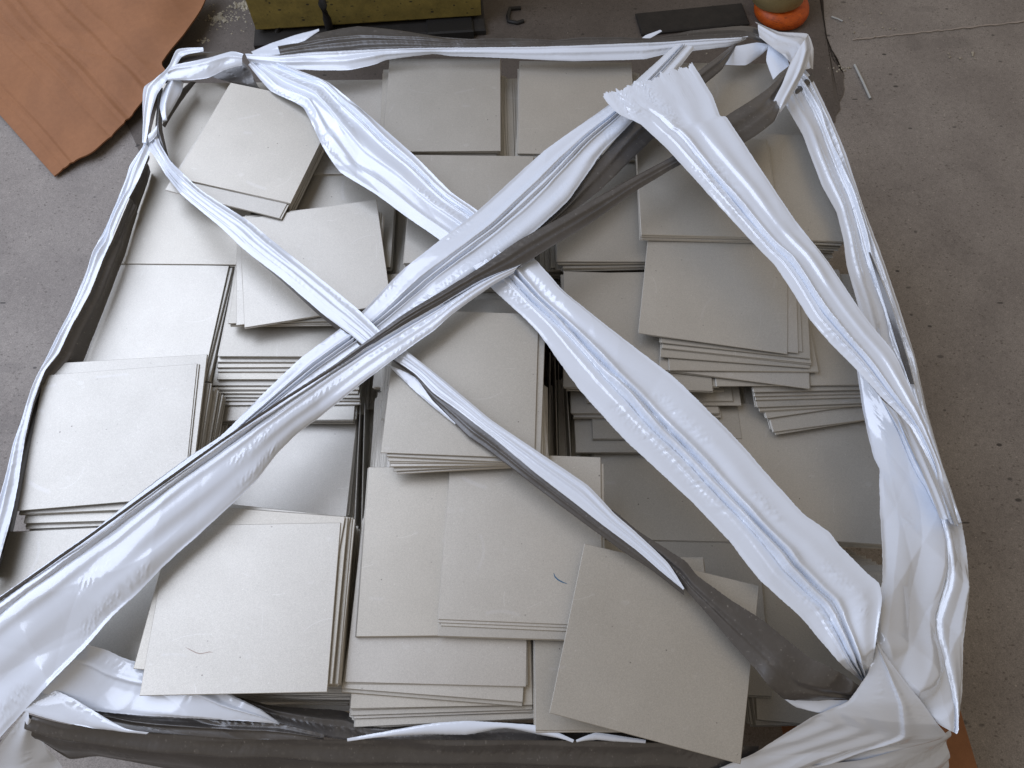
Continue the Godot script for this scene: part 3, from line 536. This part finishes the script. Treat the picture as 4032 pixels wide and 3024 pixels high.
func make_materials() -> void:
	var rng := RandomNumberGenerator.new()
	rng.seed = 7
	# rolled metal: fine grain, dust specks, faint scratches
	var s := 1024
	var img := mottled(s, Color(0.74, 0.727, 0.695), Color(0.775, 0.762, 0.73), 0.006, 0.16, 0.10, 31)
	for k in 700:
		var r := rng.randf_range(0.55, 1.25)
		dot(img, rng.randi() % s, rng.randi() % s, r, r, Color(0.93, 0.93, 0.92, rng.randf_range(0.1, 0.7)))
	for k in 90:
		var r := rng.randf_range(0.8, 1.8)
		dot(img, rng.randi() % s, rng.randi() % s, r, r * rng.randf_range(0.5, 1.0), Color(0.30, 0.28, 0.27, rng.randf_range(0.3, 0.8)))
	for k in 60:
		var r := rng.randf_range(4.0, 11.0)
		dot(img, rng.randi() % s, rng.randi() % s, r, r * rng.randf_range(0.3, 1.0), Color(0.90, 0.90, 0.90, rng.randf_range(0.05, 0.16)))
	for k in 16:
		var x := rng.randf() * s
		var y := rng.randf() * s
		var a := rng.randf() * TAU
		var bend := rng.randf_range(-0.03, 0.03)
		var wd := rng.randf_range(3.0, 7.0)
		for i in rng.randi_range(10, 40):
			x += cos(a) * 2.0
			y += sin(a) * 2.0
			a += bend
			dot(img, int(x), int(y), wd, wd, Color(0.90, 0.90, 0.91, 0.045))
	for k in 46:
		var x := rng.randf() * s
		var y := rng.randf() * s
		var a := rng.randf() * TAU
		var l := rng.randi_range(12, 90)
		var bend := rng.randf_range(-0.02, 0.02)
		var al := rng.randf_range(0.08, 0.4)
		for i in l:
			x += cos(a)
			y += sin(a)
			a += bend
			dot(img, int(x), int(y), 0.9, 0.9, Color(0.93, 0.93, 0.93, al))
	var rough_img := mottled(512, Color(0.43, 0.43, 0.43), Color(0.48, 0.48, 0.48), 0.01, 0.2, 0.1, 77)
	mat.metal = textured(img, 0.62, 1.0, 0.66)
	mat.metal.roughness_texture = tex(rough_img)
	mat.sheets = [mat.metal]
	for k in 5:
		var v: StandardMaterial3D = mat.metal.duplicate()
		var t: float = [0.955, 0.97, 0.985, 1.0, 0.945][k]
		v.albedo_color = Color(t, t * [1.0, 0.997, 0.995, 1.0, 0.997][k], t * [1.0, 0.992, 0.985, 1.005, 0.99][k])
		v.uv1_offset = Vector3(0.31 * k, 0.17 * k, 0.43 * k)
		mat.sheets.append(v)
	# white outer face of the film
	mat.white = plain(Color(0.875, 0.905, 0.95), 0.17)
	mat.white.metallic_specular = 0.85
	mat.white.clearcoat_enabled = true
	mat.white.clearcoat = 0.5
	mat.white.clearcoat_roughness = 0.08
	# black inner face with clinging dust
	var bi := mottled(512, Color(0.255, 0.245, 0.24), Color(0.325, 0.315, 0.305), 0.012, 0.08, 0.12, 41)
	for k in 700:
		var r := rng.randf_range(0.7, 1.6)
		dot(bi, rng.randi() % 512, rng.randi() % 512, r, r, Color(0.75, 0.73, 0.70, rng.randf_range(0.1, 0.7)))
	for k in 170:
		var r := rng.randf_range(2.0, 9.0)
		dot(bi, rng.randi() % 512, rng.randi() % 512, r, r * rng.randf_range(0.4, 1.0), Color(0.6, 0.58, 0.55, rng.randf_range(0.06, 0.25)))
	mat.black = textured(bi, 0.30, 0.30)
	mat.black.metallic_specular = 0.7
	# concrete floor
	var fi := mottled(1024, Color(0.485, 0.46, 0.44), Color(0.59, 0.565, 0.54), 0.005, 0.05, 0.26, 51)
	for k in 7000:
		var r := rng.randf_range(0.7, 1.7)
		dot(fi, rng.randi() % 1024, rng.randi() % 1024, r * rng.randf_range(0.8, 2.2), r, Color(0.34, 0.315, 0.29, rng.randf_range(0.15, 0.7)))
	for k in 900:
		var r := rng.randf_range(0.8, 1.8)
		dot(fi, rng.randi() % 1024, rng.randi() % 1024, r, r, Color(0.74, 0.70, 0.66, rng.randf_range(0.2, 0.7)))
	for k in 26:
		dot(fi, rng.randi() % 1024, rng.randi() % 1024, rng.randf_range(20, 70), rng.randf_range(10, 40), Color(0.38, 0.365, 0.35, rng.randf_range(0.05, 0.2)))
	for k in 40:
		dot(fi, rng.randi() % 1024, rng.randi() % 1024, rng.randf_range(3, 8), rng.randf_range(2, 4), Color(0.22, 0.21, 0.20, rng.randf_range(0.4, 0.9)))
	mat.floor = textured(fi, 1.15, 0.62)
	mat.stain = mat.floor.duplicate()
	mat.stain.albedo_color = Color(0.68, 0.66, 0.645)
	mat.joint = plain(Color(0.64, 0.60, 0.565), 0.8)
	# cardboard
	var ci := mottled(512, Color(0.52, 0.35, 0.228), Color(0.61, 0.42, 0.28), 0.006, 0.05, 0.08, 61)
	mat.card = textured(ci, 0.5, 0.75)
	# painted machine part, worn
	var oi := mottled(512, Color(0.42, 0.37, 0.18), Color(0.60, 0.53, 0.27), 0.012, 0.06, 0.15, 71)
	for k in 160:
		dot(oi, rng.randi() % 512, rng.randi() % 512, rng.randf_range(1, 8), rng.randf_range(1, 5), Color(0.13, 0.12, 0.10, rng.randf_range(0.3, 0.9)))
	mat.olive = textured(oi, 0.35, 0.6)
	var gi := mottled(512, Color(0.10, 0.095, 0.09), Color(0.19, 0.175, 0.16), 0.012, 0.08, 0.25, 81)
	mat.grime = textured(gi, 0.3, 0.7)
	mat.rubber = plain(Color(0.12, 0.115, 0.11), 0.6)
	var ri := mottled(512, Color(0.62, 0.24, 0.04), Color(0.88, 0.42, 0.08), 0.02, 0.08, 0.15, 91)
	for k in 120:
		dot(ri, rng.randi() % 512, rng.randi() % 512, rng.randf_range(4, 22), rng.randf_range(1, 4), Color(0.24, 0.12, 0.05, rng.randf_range(0.2, 0.7)))
	mat.orange = textured(ri, 0.18, 0.5)
	var ki := mottled(512, Color(0.50, 0.44, 0.29), Color(0.66, 0.60, 0.43), 0.01, 0.07, 0.12, 95)
	for k in 70:
		dot(ki, rng.randi() % 512, rng.randi() % 512, rng.randf_range(2, 18), rng.randf_range(1, 5), Color(0.22, 0.18, 0.12, rng.randf_range(0.2, 0.7)))
	mat.khaki = textured(ki, 0.25, 0.55)
	mat.crumb = plain(Color(0.66, 0.63, 0.56), 0.8)
	mat.rod = plain(Color(0.72, 0.73, 0.72), 0.35)
	var wi := mottled(512, Color(0.52, 0.40, 0.27), Color(0.66, 0.53, 0.37), 0.01, 0.06, 0.1, 101)
	mat.wood = textured(wi, 0.4, 0.8)
	mat.ink = plain(Color(0.20, 0.38, 0.50), 0.5)
	mat.rust = plain(Color(0.66, 0.57, 0.53), 0.6)


# ---------------------------------------------------------------- setting
func build_floor() -> void:
	var pm := PlaneMesh.new()
	pm.size = Vector2(14, 14)
	var f := put("floor", pm, mat.floor)
	f.position = Vector3(0, 0, -1.5)
	tag(f, "worn grey concrete floor with dark pits", "floor", "", "structure")
	var rows := []
	var rng := RandomNumberGenerator.new()
	rng.seed = 3
	for i in 60:
		var t := i / 59.0
		var p := Vector3(0.9483, 0, -1.7769).lerp(Vector3(1.7099, 0, -1.8888), t)
		var w := rng.randf_range(0.0010, 0.0026)
		var o := rng.randf_range(-0.002, 0.002)
		rows.append([p + Vector3(0, 0.004, o + w), p + Vector3(0, 0.004, o - w)])
	put("floor_joint", sheet(rows), mat.joint, f).position = -f.position
	# darker, dirtier patch of concrete round the machine
	var near_rim := [Vector3(-0.9556, 0, -1.3716), Vector3(-0.602, 0, -1.387), Vector3(-0.127, 0, -1.4182), Vector3(0.4719, 0, -1.4182), Vector3(0.8339, 0, -1.4657), Vector3(0.8913, 0, -1.5975), Vector3(0.8916, 0, -1.6662)]
	var far_rim := [Vector3(-1.4083, 0, -2.1882), Vector3(-0.8484, 0, -2.1882), Vector3(-0.1484, 0, -2.1882), Vector3(0.5516, 0, -2.1882), Vector3(0.908, 0, -2.1038), Vector3(0.8834, 0, -1.9234), Vector3(0.8766, 0, -1.737)]
	var patch := []
	for i in 80:
		var t := i / 79.0
		var a := spline(near_rim, t)
		var b := spline(far_rim, t)
		patch.append([a + Vector3(0.01 * film_noise.get_noise_2d(t * 40.0, 2.0), 0.003, 0), a.lerp(b, 0.5) + Vector3(0.012 * film_noise.get_noise_2d(t * 40.0, 7.0), 0.003, 0), b + Vector3(0, 0.003, 0)])
	var stain := put("floor_stain", sheet(patch), mat.stain, f)
	stain.position = -f.position
	tag(stain, "darker dirty patch of concrete round the machine", "")

func build_pallet() -> void:
	var o := node("wooden_pallet", Vector3(-0.085, 0, -0.60))
	tag(o, "low wooden pallet under the wrapped load of plates", "pallet")
	for k in 9:
		var b := put("deck_board", chamfer_box(Vector3(1.16, 0.018, 0.1), 0.002), mat.wood, o)
		b.position = Vector3(0, 0.119, -0.48 + k * 0.12)
	for k in 3:
		var b := put("runner", chamfer_box(Vector3(0.09, 0.108, 1.06), 0.003), mat.wood, o)
		b.position = Vector3(-0.5 + k * 0.5, 0.055, 0)


func build_surroundings() -> void:
	# cardboard leaning at the far left
	var rng := RandomNumberGenerator.new()
	rng.seed = 19
	var far_a := Vector3(-1.8038, 0.1, -1.85)
	var far_b := Vector3(-0.8734, 0.06, -1.9029)
	var near_b := Vector3(-1.1437, 0.012, -1.2857)
	var near_a := Vector3(-1.6145, 0.012, -1.7772)
	var right_edge := [Vector3(-1.1437, 0.012, -1.2857), Vector3(-1.0952, 0.02, -1.3307), Vector3(-1.0497, 0.03, -1.3562), Vector3(-0.9581, 0.06, -1.5093), Vector3(-0.9223, 0.07, -1.5885), Vector3(-0.9105, 0.07, -1.6018), Vector3(-0.9214, 0.075, -1.6247), Vector3(-0.8801, 0.085, -1.7161), Vector3(-0.8549, 0.09, -1.8263), Vector3(-0.8429, 0.09, -1.9389)]
	var rib_d := (near_b - near_a) * Vector3(1, 0, 1)
	var rib_n := Vector3(rib_d.z, 0, -rib_d.x).normalized()
	if rib_n.dot(far_b - near_b) < 0.0: rib_n = -rib_n
	var up := []
	var dn := []
	var ridges := []
	for k in 60:
		ridges.append([rng.randf(), rng.randf_range(-0.0036, 0.0040), rng.randf_range(0.004, 0.009), rng.randf(), rng.randf_range(0.25, 0.9)])
	for i in 340:
		var u := i / 339.0
		var row := []
		var row2 := []
		for j in 150:
			var v := j / 149.0
			var r: Vector3 = spline(right_edge, u)
			var l: Vector3 = near_a.lerp(far_a, u)
			var p: Vector3 = l.lerp(r, v)
			var across: float = (p - near_a).dot(rib_n) / 0.95 + 0.004 * film_noise.get_noise_2d(v * 2.0, u * 5.0)
			var h := 0.0
			for q in ridges:
				var d := absf(across - q[0])
				if d < q[2] * 5.0:
					h += q[1] * exp(-d / q[2]) * smoothstep(q[4], q[4] * 0.6, absf(v - q[3]))
			h += film_noise.get_noise_2d(p.x * 3.0, p.z * 3.0) * 0.012
			h -= 0.020 * exp(-pow((1.0 - v) / 0.08, 2.0)) * smoothstep(0.05, 0.3, u)
			row.append(p + Vector3(0, h, 0))
			row2.append(p + Vector3(0, h - 0.004, 0))
		up.append(row)
		dn.append(row2)
	var c := node("cardboard_sheet", near_b)
	tag(c, "brown corrugated cardboard sheet with pressed ribs on the concrete floor", "cardboard")
	var upper := put("face", sheet(up), mat.card, c)
	upper.position = -near_b
	var lower := put("backing", sheet(dn), mat.card, c)
	lower.position = -near_b
	var rim := []
	for side in [0, 1]:
		var a := []
		for i in (340 if side == 0 else 150):
			var j := 149 if side == 0 else i
			var ii := i if side == 0 else 0
			a.append([up[ii][j], dn[ii][j]])
		rim.append(a)
	for a in rim:
		var e := put("cut_edge", sheet(a), mat.card, c)
		e.position = -near_b
	# cardboard corner sticking out under the load
	var cs := put("cardboard_corner", chamfer_box(Vector3(0.30, 0.006, 0.34), 0.002), mat.card)
	cs.position = Vector3(0.5953, 0.134, 0.012)
	cs.rotation_degrees.y = 4.0
	tag(cs, "brown cardboard corner sticking out under the crumpled film corner", "cardboard")

	# olive machine foot
	var m := node("machine_foot", Vector3(-0.3935, 0, -1.7951))
	tag(m, "worn olive yellow machine base with grimy foot behind the load", "machine")
	m.rotation_degrees.y = 5.3
	var body := put("body", chamfer_box(Vector3(0.62, 1.3, 0.42), 0.012), mat.olive, m)  # unseen upper height added to shade the far floor and darken far plates
	body.position = Vector3(0, 0.675, -0.22)
	var foot := put("foot_plate", chamfer_box(Vector3(0.64, 0.02, 0.50), 0.004), mat.grime, m)
	foot.position = Vector3(0, 0.012, -0.22)
	for cbl in [[Vector3(-0.6514, 0.012, -1.7845), Vector3(-0.6396, 0.05, -1.8038), Vector3(-0.6245, 0.1, -1.8133), Vector3(-0.6127, 0.15, -1.8381)], [Vector3(-0.5071, 0.02, -1.8004), Vector3(-0.4911, 0.1, -1.7416), Vector3(-0.468, 0.21, -1.6542), Vector3(-0.474, 0.24, -1.6986)]]:
		var o := put("cable", tube(cbl, 0.011), mat.rubber)
		tag(o, ["thick black cable standing free beside the olive machine foot", "black cable running down the face of the olive machine foot"][taken["cable"] - 1], "cable")
	var pad := put("rubber_pad", chamfer_box(Vector3(0.13, 0.03, 0.07), 0.004), mat.rubber)
	pad.position = Vector3(-0.1732, 0.015, -1.8102)
	pad.rotation_degrees.y = 5.0
	tag(pad, "small black pad at the end of the olive machine foot", "pad")
	var strip := put("rubber_mat", chamfer_box(Vector3(0.31, 0.010, 0.085), 0.003), mat.grime)
	strip.position = Vector3(0.5086, 0.008, -1.8523)
	strip.rotation_degrees.y = 8.0
	tag(strip, "black rubber strip on the floor behind the film edge", "mat")
	var hk := []
	for p in [Vector3(0.022, 0.006, -0.035), Vector3(-0.008, 0.008, -0.03), Vector3(-0.014, 0.008, 0.0), Vector3(-0.012, 0.007, 0.02), Vector3(0.012, 0.006, 0.026), Vector3(0.03, 0.006, 0.018)]:
		hk.append(p)
	var hook := put("metal_hook", tube(hk, 0.006), mat.rubber)
	hook.position = Vector3(0.0026, 0, -1.866)
	tag(hook, "small black hook lying on the floor behind the pallet", "hook")

	# orange footed post
	var w := node("orange_foot", Vector3(0.7613, 0, -1.8812))
	tag(w, "scuffed orange round foot carrying a dirty khaki post", "machine part")
	put("rubber_foot", lathe([[0.0, 0.0], [0.064, 0.0], [0.074, 0.008], [0.077, 0.022], [0.072, 0.036], [0.060, 0.044], [0.0, 0.046]]), mat.orange, w)
	var post := put("post", lathe([[0.0, 0.0], [0.060, 0.0], [0.070, 0.008], [0.074, 0.05], [0.070, 0.12], [0.0, 0.125]]), mat.khaki, w)
	post.position = Vector3(-0.016, 0.036, -0.012)
	post.rotation_degrees = Vector3(-7, 0, 5)

	# loose bits on the floor
	var rods := [[Vector3(0.9355, 0.004, -1.6793), Vector3(0.9531, 0.004, -1.5547), 0.0032, "clear plastic stick lying on the concrete beside the load"], [Vector3(0.9072, 0.003, -1.8699), Vector3(0.9352, 0.003, -1.851), 0.0022, "short pale straw lying on the concrete behind the orange foot"]]
	for r in rods:
		var o := put("plastic_stick", tube([r[0], (r[0] + r[1]) * 0.5 + Vector3(0, 0.001, 0), r[1]], r[2]), mat.rod)
		tag(o, r[3], "stick")
	var st := SurfaceTool.new()
	st.begin(Mesh.PRIMITIVE_TRIANGLES)
	st.set_smooth_group(-1)
	var spots := [[Vector3(-0.8147, 0, -1.8528), 0.03, 150, 1.0], [Vector3(-0.8294, 0, -1.8623), 0.012, 40, 1.8], [Vector3(-0.7646, 0, -1.9119), 0.035, 170, 1.0], [Vector3(-0.7718, 0, -1.9157), 0.015, 40, 1.8], [Vector3(-0.8598, 0, -1.7732), 0.01, 14, 1.2], [Vector3(-0.7128, 0, -1.8285), 0.05, 26, 0.9], [Vector3(0.8954, 0, -1.6662), 0.015, 20, 0.9], [Vector3(1.0105, 0, -1.8285), 0.05, 14, 0.9], [Vector3(1.2436, 0, -1.7191), 0.02, 6, 1.2]]
	for sp in spots:
		for k in int(sp[2]):
			var p: Vector3 = sp[0] + Vector3(rng.randfn(0, sp[1]), 0, rng.randfn(0, sp[1] * 0.55))
			var r: float = rng.randf_range(0.0012, 0.0046) * sp[3]
			crumb(st, p + Vector3(0, r * 0.6, 0), r, rng)
	for k in 90:
		var p := Vector3(rng.randf_range(-0.6, 0.75), 0, rng.randf_range(-2.05, -1.25))
		var r := rng.randf_range(0.001, 0.0036)
		crumb(st, p + Vector3(0, r * 0.6, 0), r, rng)
	for k in 160:
		var p := Vector3(rng.randf_range(-1.7, 1.9), 0, rng.randf_range(-2.0, 0.2))
		var r := rng.randf_range(0.0008, 0.0022)
		crumb(st, p + Vector3(0, r * 0.6, 0), r, rng)
	st.generate_normals()
	var deb := put("floor_debris", st.commit(), mat.crumb)
	tag(deb, "pale crumbs and grit scattered over the concrete floor", "debris", "", "stuff")

func crumb(st: SurfaceTool, at: Vector3, r: float, rng: RandomNumberGenerator) -> void:
	var v := []
	for d in [Vector3.UP, Vector3.DOWN, Vector3.LEFT, Vector3.RIGHT, Vector3.FORWARD, Vector3.BACK]:
		v.append(at + d * r * rng.randf_range(0.6, 1.3))
	for f in [[0, 3, 4], [0, 4, 2], [0, 2, 5], [0, 5, 3], [1, 4, 3], [1, 2, 4], [1, 5, 2], [1, 3, 5]]:
		for k in [f[0], f[2], f[1]]:
			st.add_vertex(v[k])


# ---------------------------------------------------------------- plates
func build_plates() -> void:
	var plate := chamfer_box(Vector3(PLATE_X, PLATE_T, PLATE_Z), 0.00065)
	var rng := RandomNumberGenerator.new()
	rng.seed = 2024
	var rest: Array[Transform3D] = []
	for s in STACKS:
		var key: String = s[0]
		var y: float = s[3]
		var single: int = s[4]
		var n := 0
		var last := [0.0, 0.0, 0.0, 0]
		for run in s[6]:
			last = run
			for k in int(run[4]):
				var first: bool = k == 0
				var t := plate_pose(run[0] + (0.0 if first else rng.randfn(0, 0.0011)), y - PLATE_T * 0.5, run[1] + (0.0 if first else rng.randfn(0, 0.0009)), run[2] + (0.0 if first else rng.randfn(0, 0.35)), run[3], rng)
				if n < single:
					var o := put("metal_plate", plate, mat.sheets[rng.randi() % 6])
					o.transform = t
					if n == 0:
						tag(o, TOP_LABEL[key], "metal plate", "grey metal plates on the pallet")
						if key == "pen_mark": ink_mark(o)
						if key == "smudged": scratch_mark(o)
					else:
						tag(o, "%s grey plate from the top of the %s" % [ORDINAL[n], STACK_NAME[key]], "metal plate", "grey metal plates on the pallet")
				else:
					rest.append(t)
				n += 1
				y -= PLATE_T
		if s[5] == 0:
			continue
		# deeper plates lean over towards the cell of the grid
		var gx: float = GRID_X[s[1]]
		var gz: float = GRID_Z[s[2]]
		var wob := Vector2.ZERO
		var k := 0
		while y > DECK_Y + PLATE_T:
			var e := smoothstep(0.0, 24.0, float(k))
			if k % 7 == 0:
				wob = Vector2(rng.randfn(0, 0.005), rng.randfn(0, 0.004))
			var x: float = lerpf(last[0], gx, e) + wob.x * minf(1.0, k / 6.0) + rng.randfn(0, 0.0014)
			var z: float = lerpf(last[1], gz, e) + wob.y * minf(1.0, k / 6.0) + rng.randfn(0, 0.0012)
			rest.append(plate_pose(x, y - PLATE_T * 0.5, z, last[2] * (1.0 - e) + rng.randfn(0, 0.9), last[3] if e < 0.5 else 0, rng))
			y -= PLATE_T
			k += 1
	# sheets standing on edge in the gaps beside the middle stack
	var n_up := 0
	for g in [[0.047, 0.085, -0.47, 0.425, 5, "gap between fanned and zigzag stacks"], [-0.238, -0.192, -0.41, 0.418, 6, "gap between fanned and low shadowed stacks"]]:
		for k in int(g[4]):
			var f := k / float(g[4] - 1)
			var top: float = g[3] + rng.randf_range(-0.03, 0.0)
			var o2 := put("metal_plate", plate, mat.sheets[rng.randi() % 6])
			o2.transform = Transform3D(Basis.from_euler(Vector3(rng.randfn(0, 0.02), rng.randfn(0, 0.03), PI / 2 + rng.randf_range(-0.03, 0.03))), Vector3(lerpf(g[0], g[1], f), top - PLATE_X * 0.5, g[2] + rng.randf_range(-0.03, 0.03)))
			tag(o2, "grey plate standing on edge in the " + g[5], "metal plate", "plates standing on edge beside the middle stack")
			n_up += 1
	var mm := MultiMesh.new()
	mm.transform_format = MultiMesh.TRANSFORM_3D
	mm.mesh = plate
	mm.instance_count = rest.size()
	for i in rest.size():
		mm.set_instance_transform(i, rest[i])
	var o := MultiMeshInstance3D.new()
	o.name = "lower_plates"
	o.multimesh = mm
	o.material_override = mat.metal
	add_child(o)
	tag(o, "remaining grey metal plates deep in the stacks below the top ones", "metal plates", "", "stuff")
	print("plates below: ", rest.size())

func plate_pose(x: float, y: float, z: float, yaw: float, turned: int, rng: RandomNumberGenerator) -> Transform3D:
	var b := Basis.from_euler(Vector3(rng.randfn(0, 0.0009), deg_to_rad(yaw) + (PI / 2 if turned else 0.0), rng.randfn(0, 0.0009)))
	return Transform3D(b, Vector3(x, y, z))

func ink_mark(o: Node3D) -> void:
	var inv := o.transform.affine_inverse()
	var pts := [Vector3(0.0553, 0.482, -0.2074), Vector3(0.057, 0.482, -0.2025), Vector3(0.0606, 0.482, -0.1989), Vector3(0.0661, 0.482, -0.1958), Vector3(0.0727, 0.482, -0.1934)]
	var rows := []
	for i in pts.size():
		var p: Vector3 = inv * pts[i]
		var w := 0.0006 if i > 0 and i < pts.size() - 1 else 0.0002
		rows.append([Vector3(p.x - w, PLATE_T * 0.5 + 0.0002, p.z - w), Vector3(p.x + w, PLATE_T * 0.5 + 0.0002, p.z + w)])
	var m := put("ink_stroke", sheet(rows), mat.ink, o)
	tag(m, "small curved blue ink stroke", "")

func scratch_mark(o: Node3D) -> void:
	var inv := o.transform.affine_inverse()
	var pts := [Vector3(-0.412, 0.492, -0.1127), Vector3(-0.4049, 0.492, -0.1094), Vector3(-0.3973, 0.492, -0.1061), Vector3(-0.3919, 0.492, -0.105), Vector3(-0.3857, 0.492, -0.1061), Vector3(-0.3812, 0.492, -0.1072), Vector3(-0.3765, 0.492, -0.1066)]
	var rows := []
	for i in pts.size():
		var p: Vector3 = inv * pts[i]
		var w := 0.0004 if i > 0 and i < pts.size() - 1 else 0.0001
		rows.append([Vector3(p.x, PLATE_T * 0.5 + 0.0002, p.z - w), Vector3(p.x, PLATE_T * 0.5 + 0.0002, p.z + w)])
	var m := put("scratch", sheet(rows), mat.rust, o)
	tag(m, "thin brown scratch", "")


# ---------------------------------------------------------------- film
func spline(pts: Array, t: float) -> Vector3:
	# position at a share of the length of a smoothed polyline
	var n: int = pts.size()
	var lens := [0.0]
	for i in n - 1:
		lens.append(lens[i] + pts[i].distance_to(pts[i + 1]))
	var d: float = t * lens[n - 1]
	var k := 0
	while k < n - 2 and lens[k + 1] < d:
		k += 1
	var f: float = clampf((d - lens[k]) / maxf(lens[k + 1] - lens[k], 1e-6), 0.0, 1.0)
	var p0: Vector3 = pts[maxi(k - 1, 0)]
	var p3: Vector3 = pts[mini(k + 2, n - 1)]
	var c: Vector3 = pts[k].cubic_interpolate(pts[k + 1], p0, p3, f)
	return c.lerp(pts[k].lerp(pts[k + 1], f), 0.55)

func vecs(flat: Array) -> Array:
	var out := []
	for i in flat.size() / 3:
		out.append(Vector3(flat[i * 3], flat[i * 3 + 1], flat[i * 3 + 2]))
	return out

# one piece of film between two edges: long pleats, fine crinkles across, creased facets
func film_piece(left: Array, right: Array, o: Dictionary, sd: float) -> ArrayMesh:
	var length: float = 0.0
	for i in left.size() - 1:
		length += left[i].distance_to(left[i + 1])
	var wide := 0.0
	for i in 9:
		wide = maxf(wide, spline(left, i / 8.0).distance_to(spline(right, i / 8.0)))
	var n := clampi(int(length / 0.0024), 16, 560)
	var m := clampi(int(wide / 0.0012), 8, 140)
	var folds: Array = o.get("f", [])
	var cr: float = o.get("cr", 0.0) * 0.001
	var cm: float = o.get("cm", 0.0) * 0.001
	var fq: float = o.get("fq", 12.0)
	var arch: float = o.get("ar", 0.0) * 0.001
	var jag: float = o.get("jg", 0.3) * 0.0005
	var lines: Array = o.get("cl", [0.15, 0.62])
	var fade: float = o.get("fi", 0.0)
	var rag: float = o.get("rag", 0.0) * 0.001
	var rng := RandomNumberGenerator.new()
	rng.seed = int(sd * 1000.0)
	var an: float = o.get("an", 0.3)
	var facets := []
	for k in 4:
		var th := PI * (k + rng.randf_range(0.15, 0.85)) / 4.0
		var l: float = [0.55, 0.8, 1.15, 1.7][(k * 3 + int(sd)) % 4]
		facets.append([cos(th) * an * l, sin(th) * l, rng.randf(), 0.34 / sqrt(l)])
	var rows := []
	for i in n + 1:
		var u := float(i) / n
		var a := spline(left, u)
		var b := spline(right, u)
		var a2 := spline(left, minf(u + 0.01, 1.0)) - spline(left, maxf(u - 0.01, 0.0))
		var b2 := spline(right, minf(u + 0.01, 1.0)) - spline(right, maxf(u - 0.01, 0.0))
		var along := (a2 + b2).normalized()
		var cross := b - a
		var w := cross.length()
		var dir := cross / maxf(w, 1e-5)
		var nrm := along.cross(dir)
		if nrm.y < 0.0: nrm = -nrm
		nrm = nrm.normalized()
		var um := u * length
		# serrated, slightly wavering edges
		var ja := jag * (film_noise.get_noise_2d(um * 240.0, sd * 9.0) + 0.8 * film_noise.get_noise_2d(um * 30.0, sd * 5.0))
		var jb := jag * (film_noise.get_noise_2d(um * 240.0, sd * 9.0 + 40.0) + 0.8 * film_noise.get_noise_2d(um * 30.0, sd * 5.0 + 40.0))
		var thin := minf(1.0, w / 0.03)
		var row := []
		for j in m + 1:
			var v := float(j) / m
			var p := a + dir * (v * w + ja * (1.0 - v) + jb * v)
			var vm := v * w
			var h := arch * 4.0 * v * (1.0 - v)
			for f in folds:
				var c: float = lerpf(f[0], f[1], u) + 0.018 * film_noise.get_noise_2d(um * 7.0, f[0] * 50.0 + sd)
				var q: float = (v - c) / (f[3] if v < c else f[4])
				var live: float = 0.55 + 0.45 * smoothstep(-0.45, 0.25, film_noise.get_noise_2d(um * 5.0 + f[0] * 31.0, sd * 3.0 + 7.0))
				if fade > 0.0: live *= smoothstep(0.0, fade, u)
				# rounded pleats rise, sharp grooves sink
				h += f[2] * 0.001 * thin * live * (exp(-q * q) if f[2] > 0.0 else exp(-absf(q) * 1.6))
			# slow sag along the strip
			h += 0.0016 * thin * film_noise.get_noise_2d(um * 3.0 + sd * 7.0, vm * 22.0)
			if cr > 0.0:
				# rows of short tension crinkles beside the pleats
				for c in lines:
					var q: float = (v - c - 0.03 * film_noise.get_noise_2d(um * 6.0, sd + c * 9.0)) / 0.075
					if absf(q) < 2.0:
						var where := smoothstep(-0.05, 0.35, film_noise.get_noise_2d(um * 6.0 + sd * 17.0, c * 40.0))
						var c1 := film_noise.get_noise_2d(um * 125.0 + vm * 40.0, vm * 18.0 + sd * 13.0)
						h += cr * where * thin * (0.42 - absf(c1)) * 2.2 * exp(-q * q)
			if cm > 0.0:
				# flat facets between sharp creases
				var warp := film_noise.get_noise_2d(um * fq * 0.4 + sd * 3.0, vm * fq * 0.4) * 0.35
				var live2 := 0.25 + 0.75 * smoothstep(-0.35, 0.35, film_noise.get_noise_2d(um * fq * 0.22 + sd * 5.0, vm * fq * 0.3 + 9.0))
				if fade > 0.0: live2 *= 0.35 + 0.65 * smoothstep(0.0, fade, u)
				for q in facets:
					var t: float = fposmod((um * q[0] + vm * q[1]) * fq + warp + q[2], 1.0)
					h += cm * thin * live2 * q[3] * (absf(t - 0.5) * 4.0 - 1.0)
			var rim := smoothstep(0.0, 0.06, v) * smoothstep(0.0, 0.06, 1.0 - v) * 0.75 + 0.25
			if rag > 0.0 and u < 0.12:
				p += along * rag * (0.5 + film_noise.get_noise_2d(vm * 60.0, sd) + 0.6 * film_noise.get_noise_2d(vm * 260.0, sd)) * (1.0 - u / 0.12)
			row.append(p + nrm * h * rim)
		rows.append(row)
	return sheet(rows)

func build_film() -> void:
	var film := node("stretch_film")
	tag(film, "torn white stretch film with black inner face, strapped crosswise over the plates", "stretch film")
	var sd := 1.0
	for f in FILM:
		put(f[0], film_piece(vecs(f[2]), vecs(f[3]), f[4], sd), mat.white if f[1] == 0 else mat.black, film)
		sd += 1.37
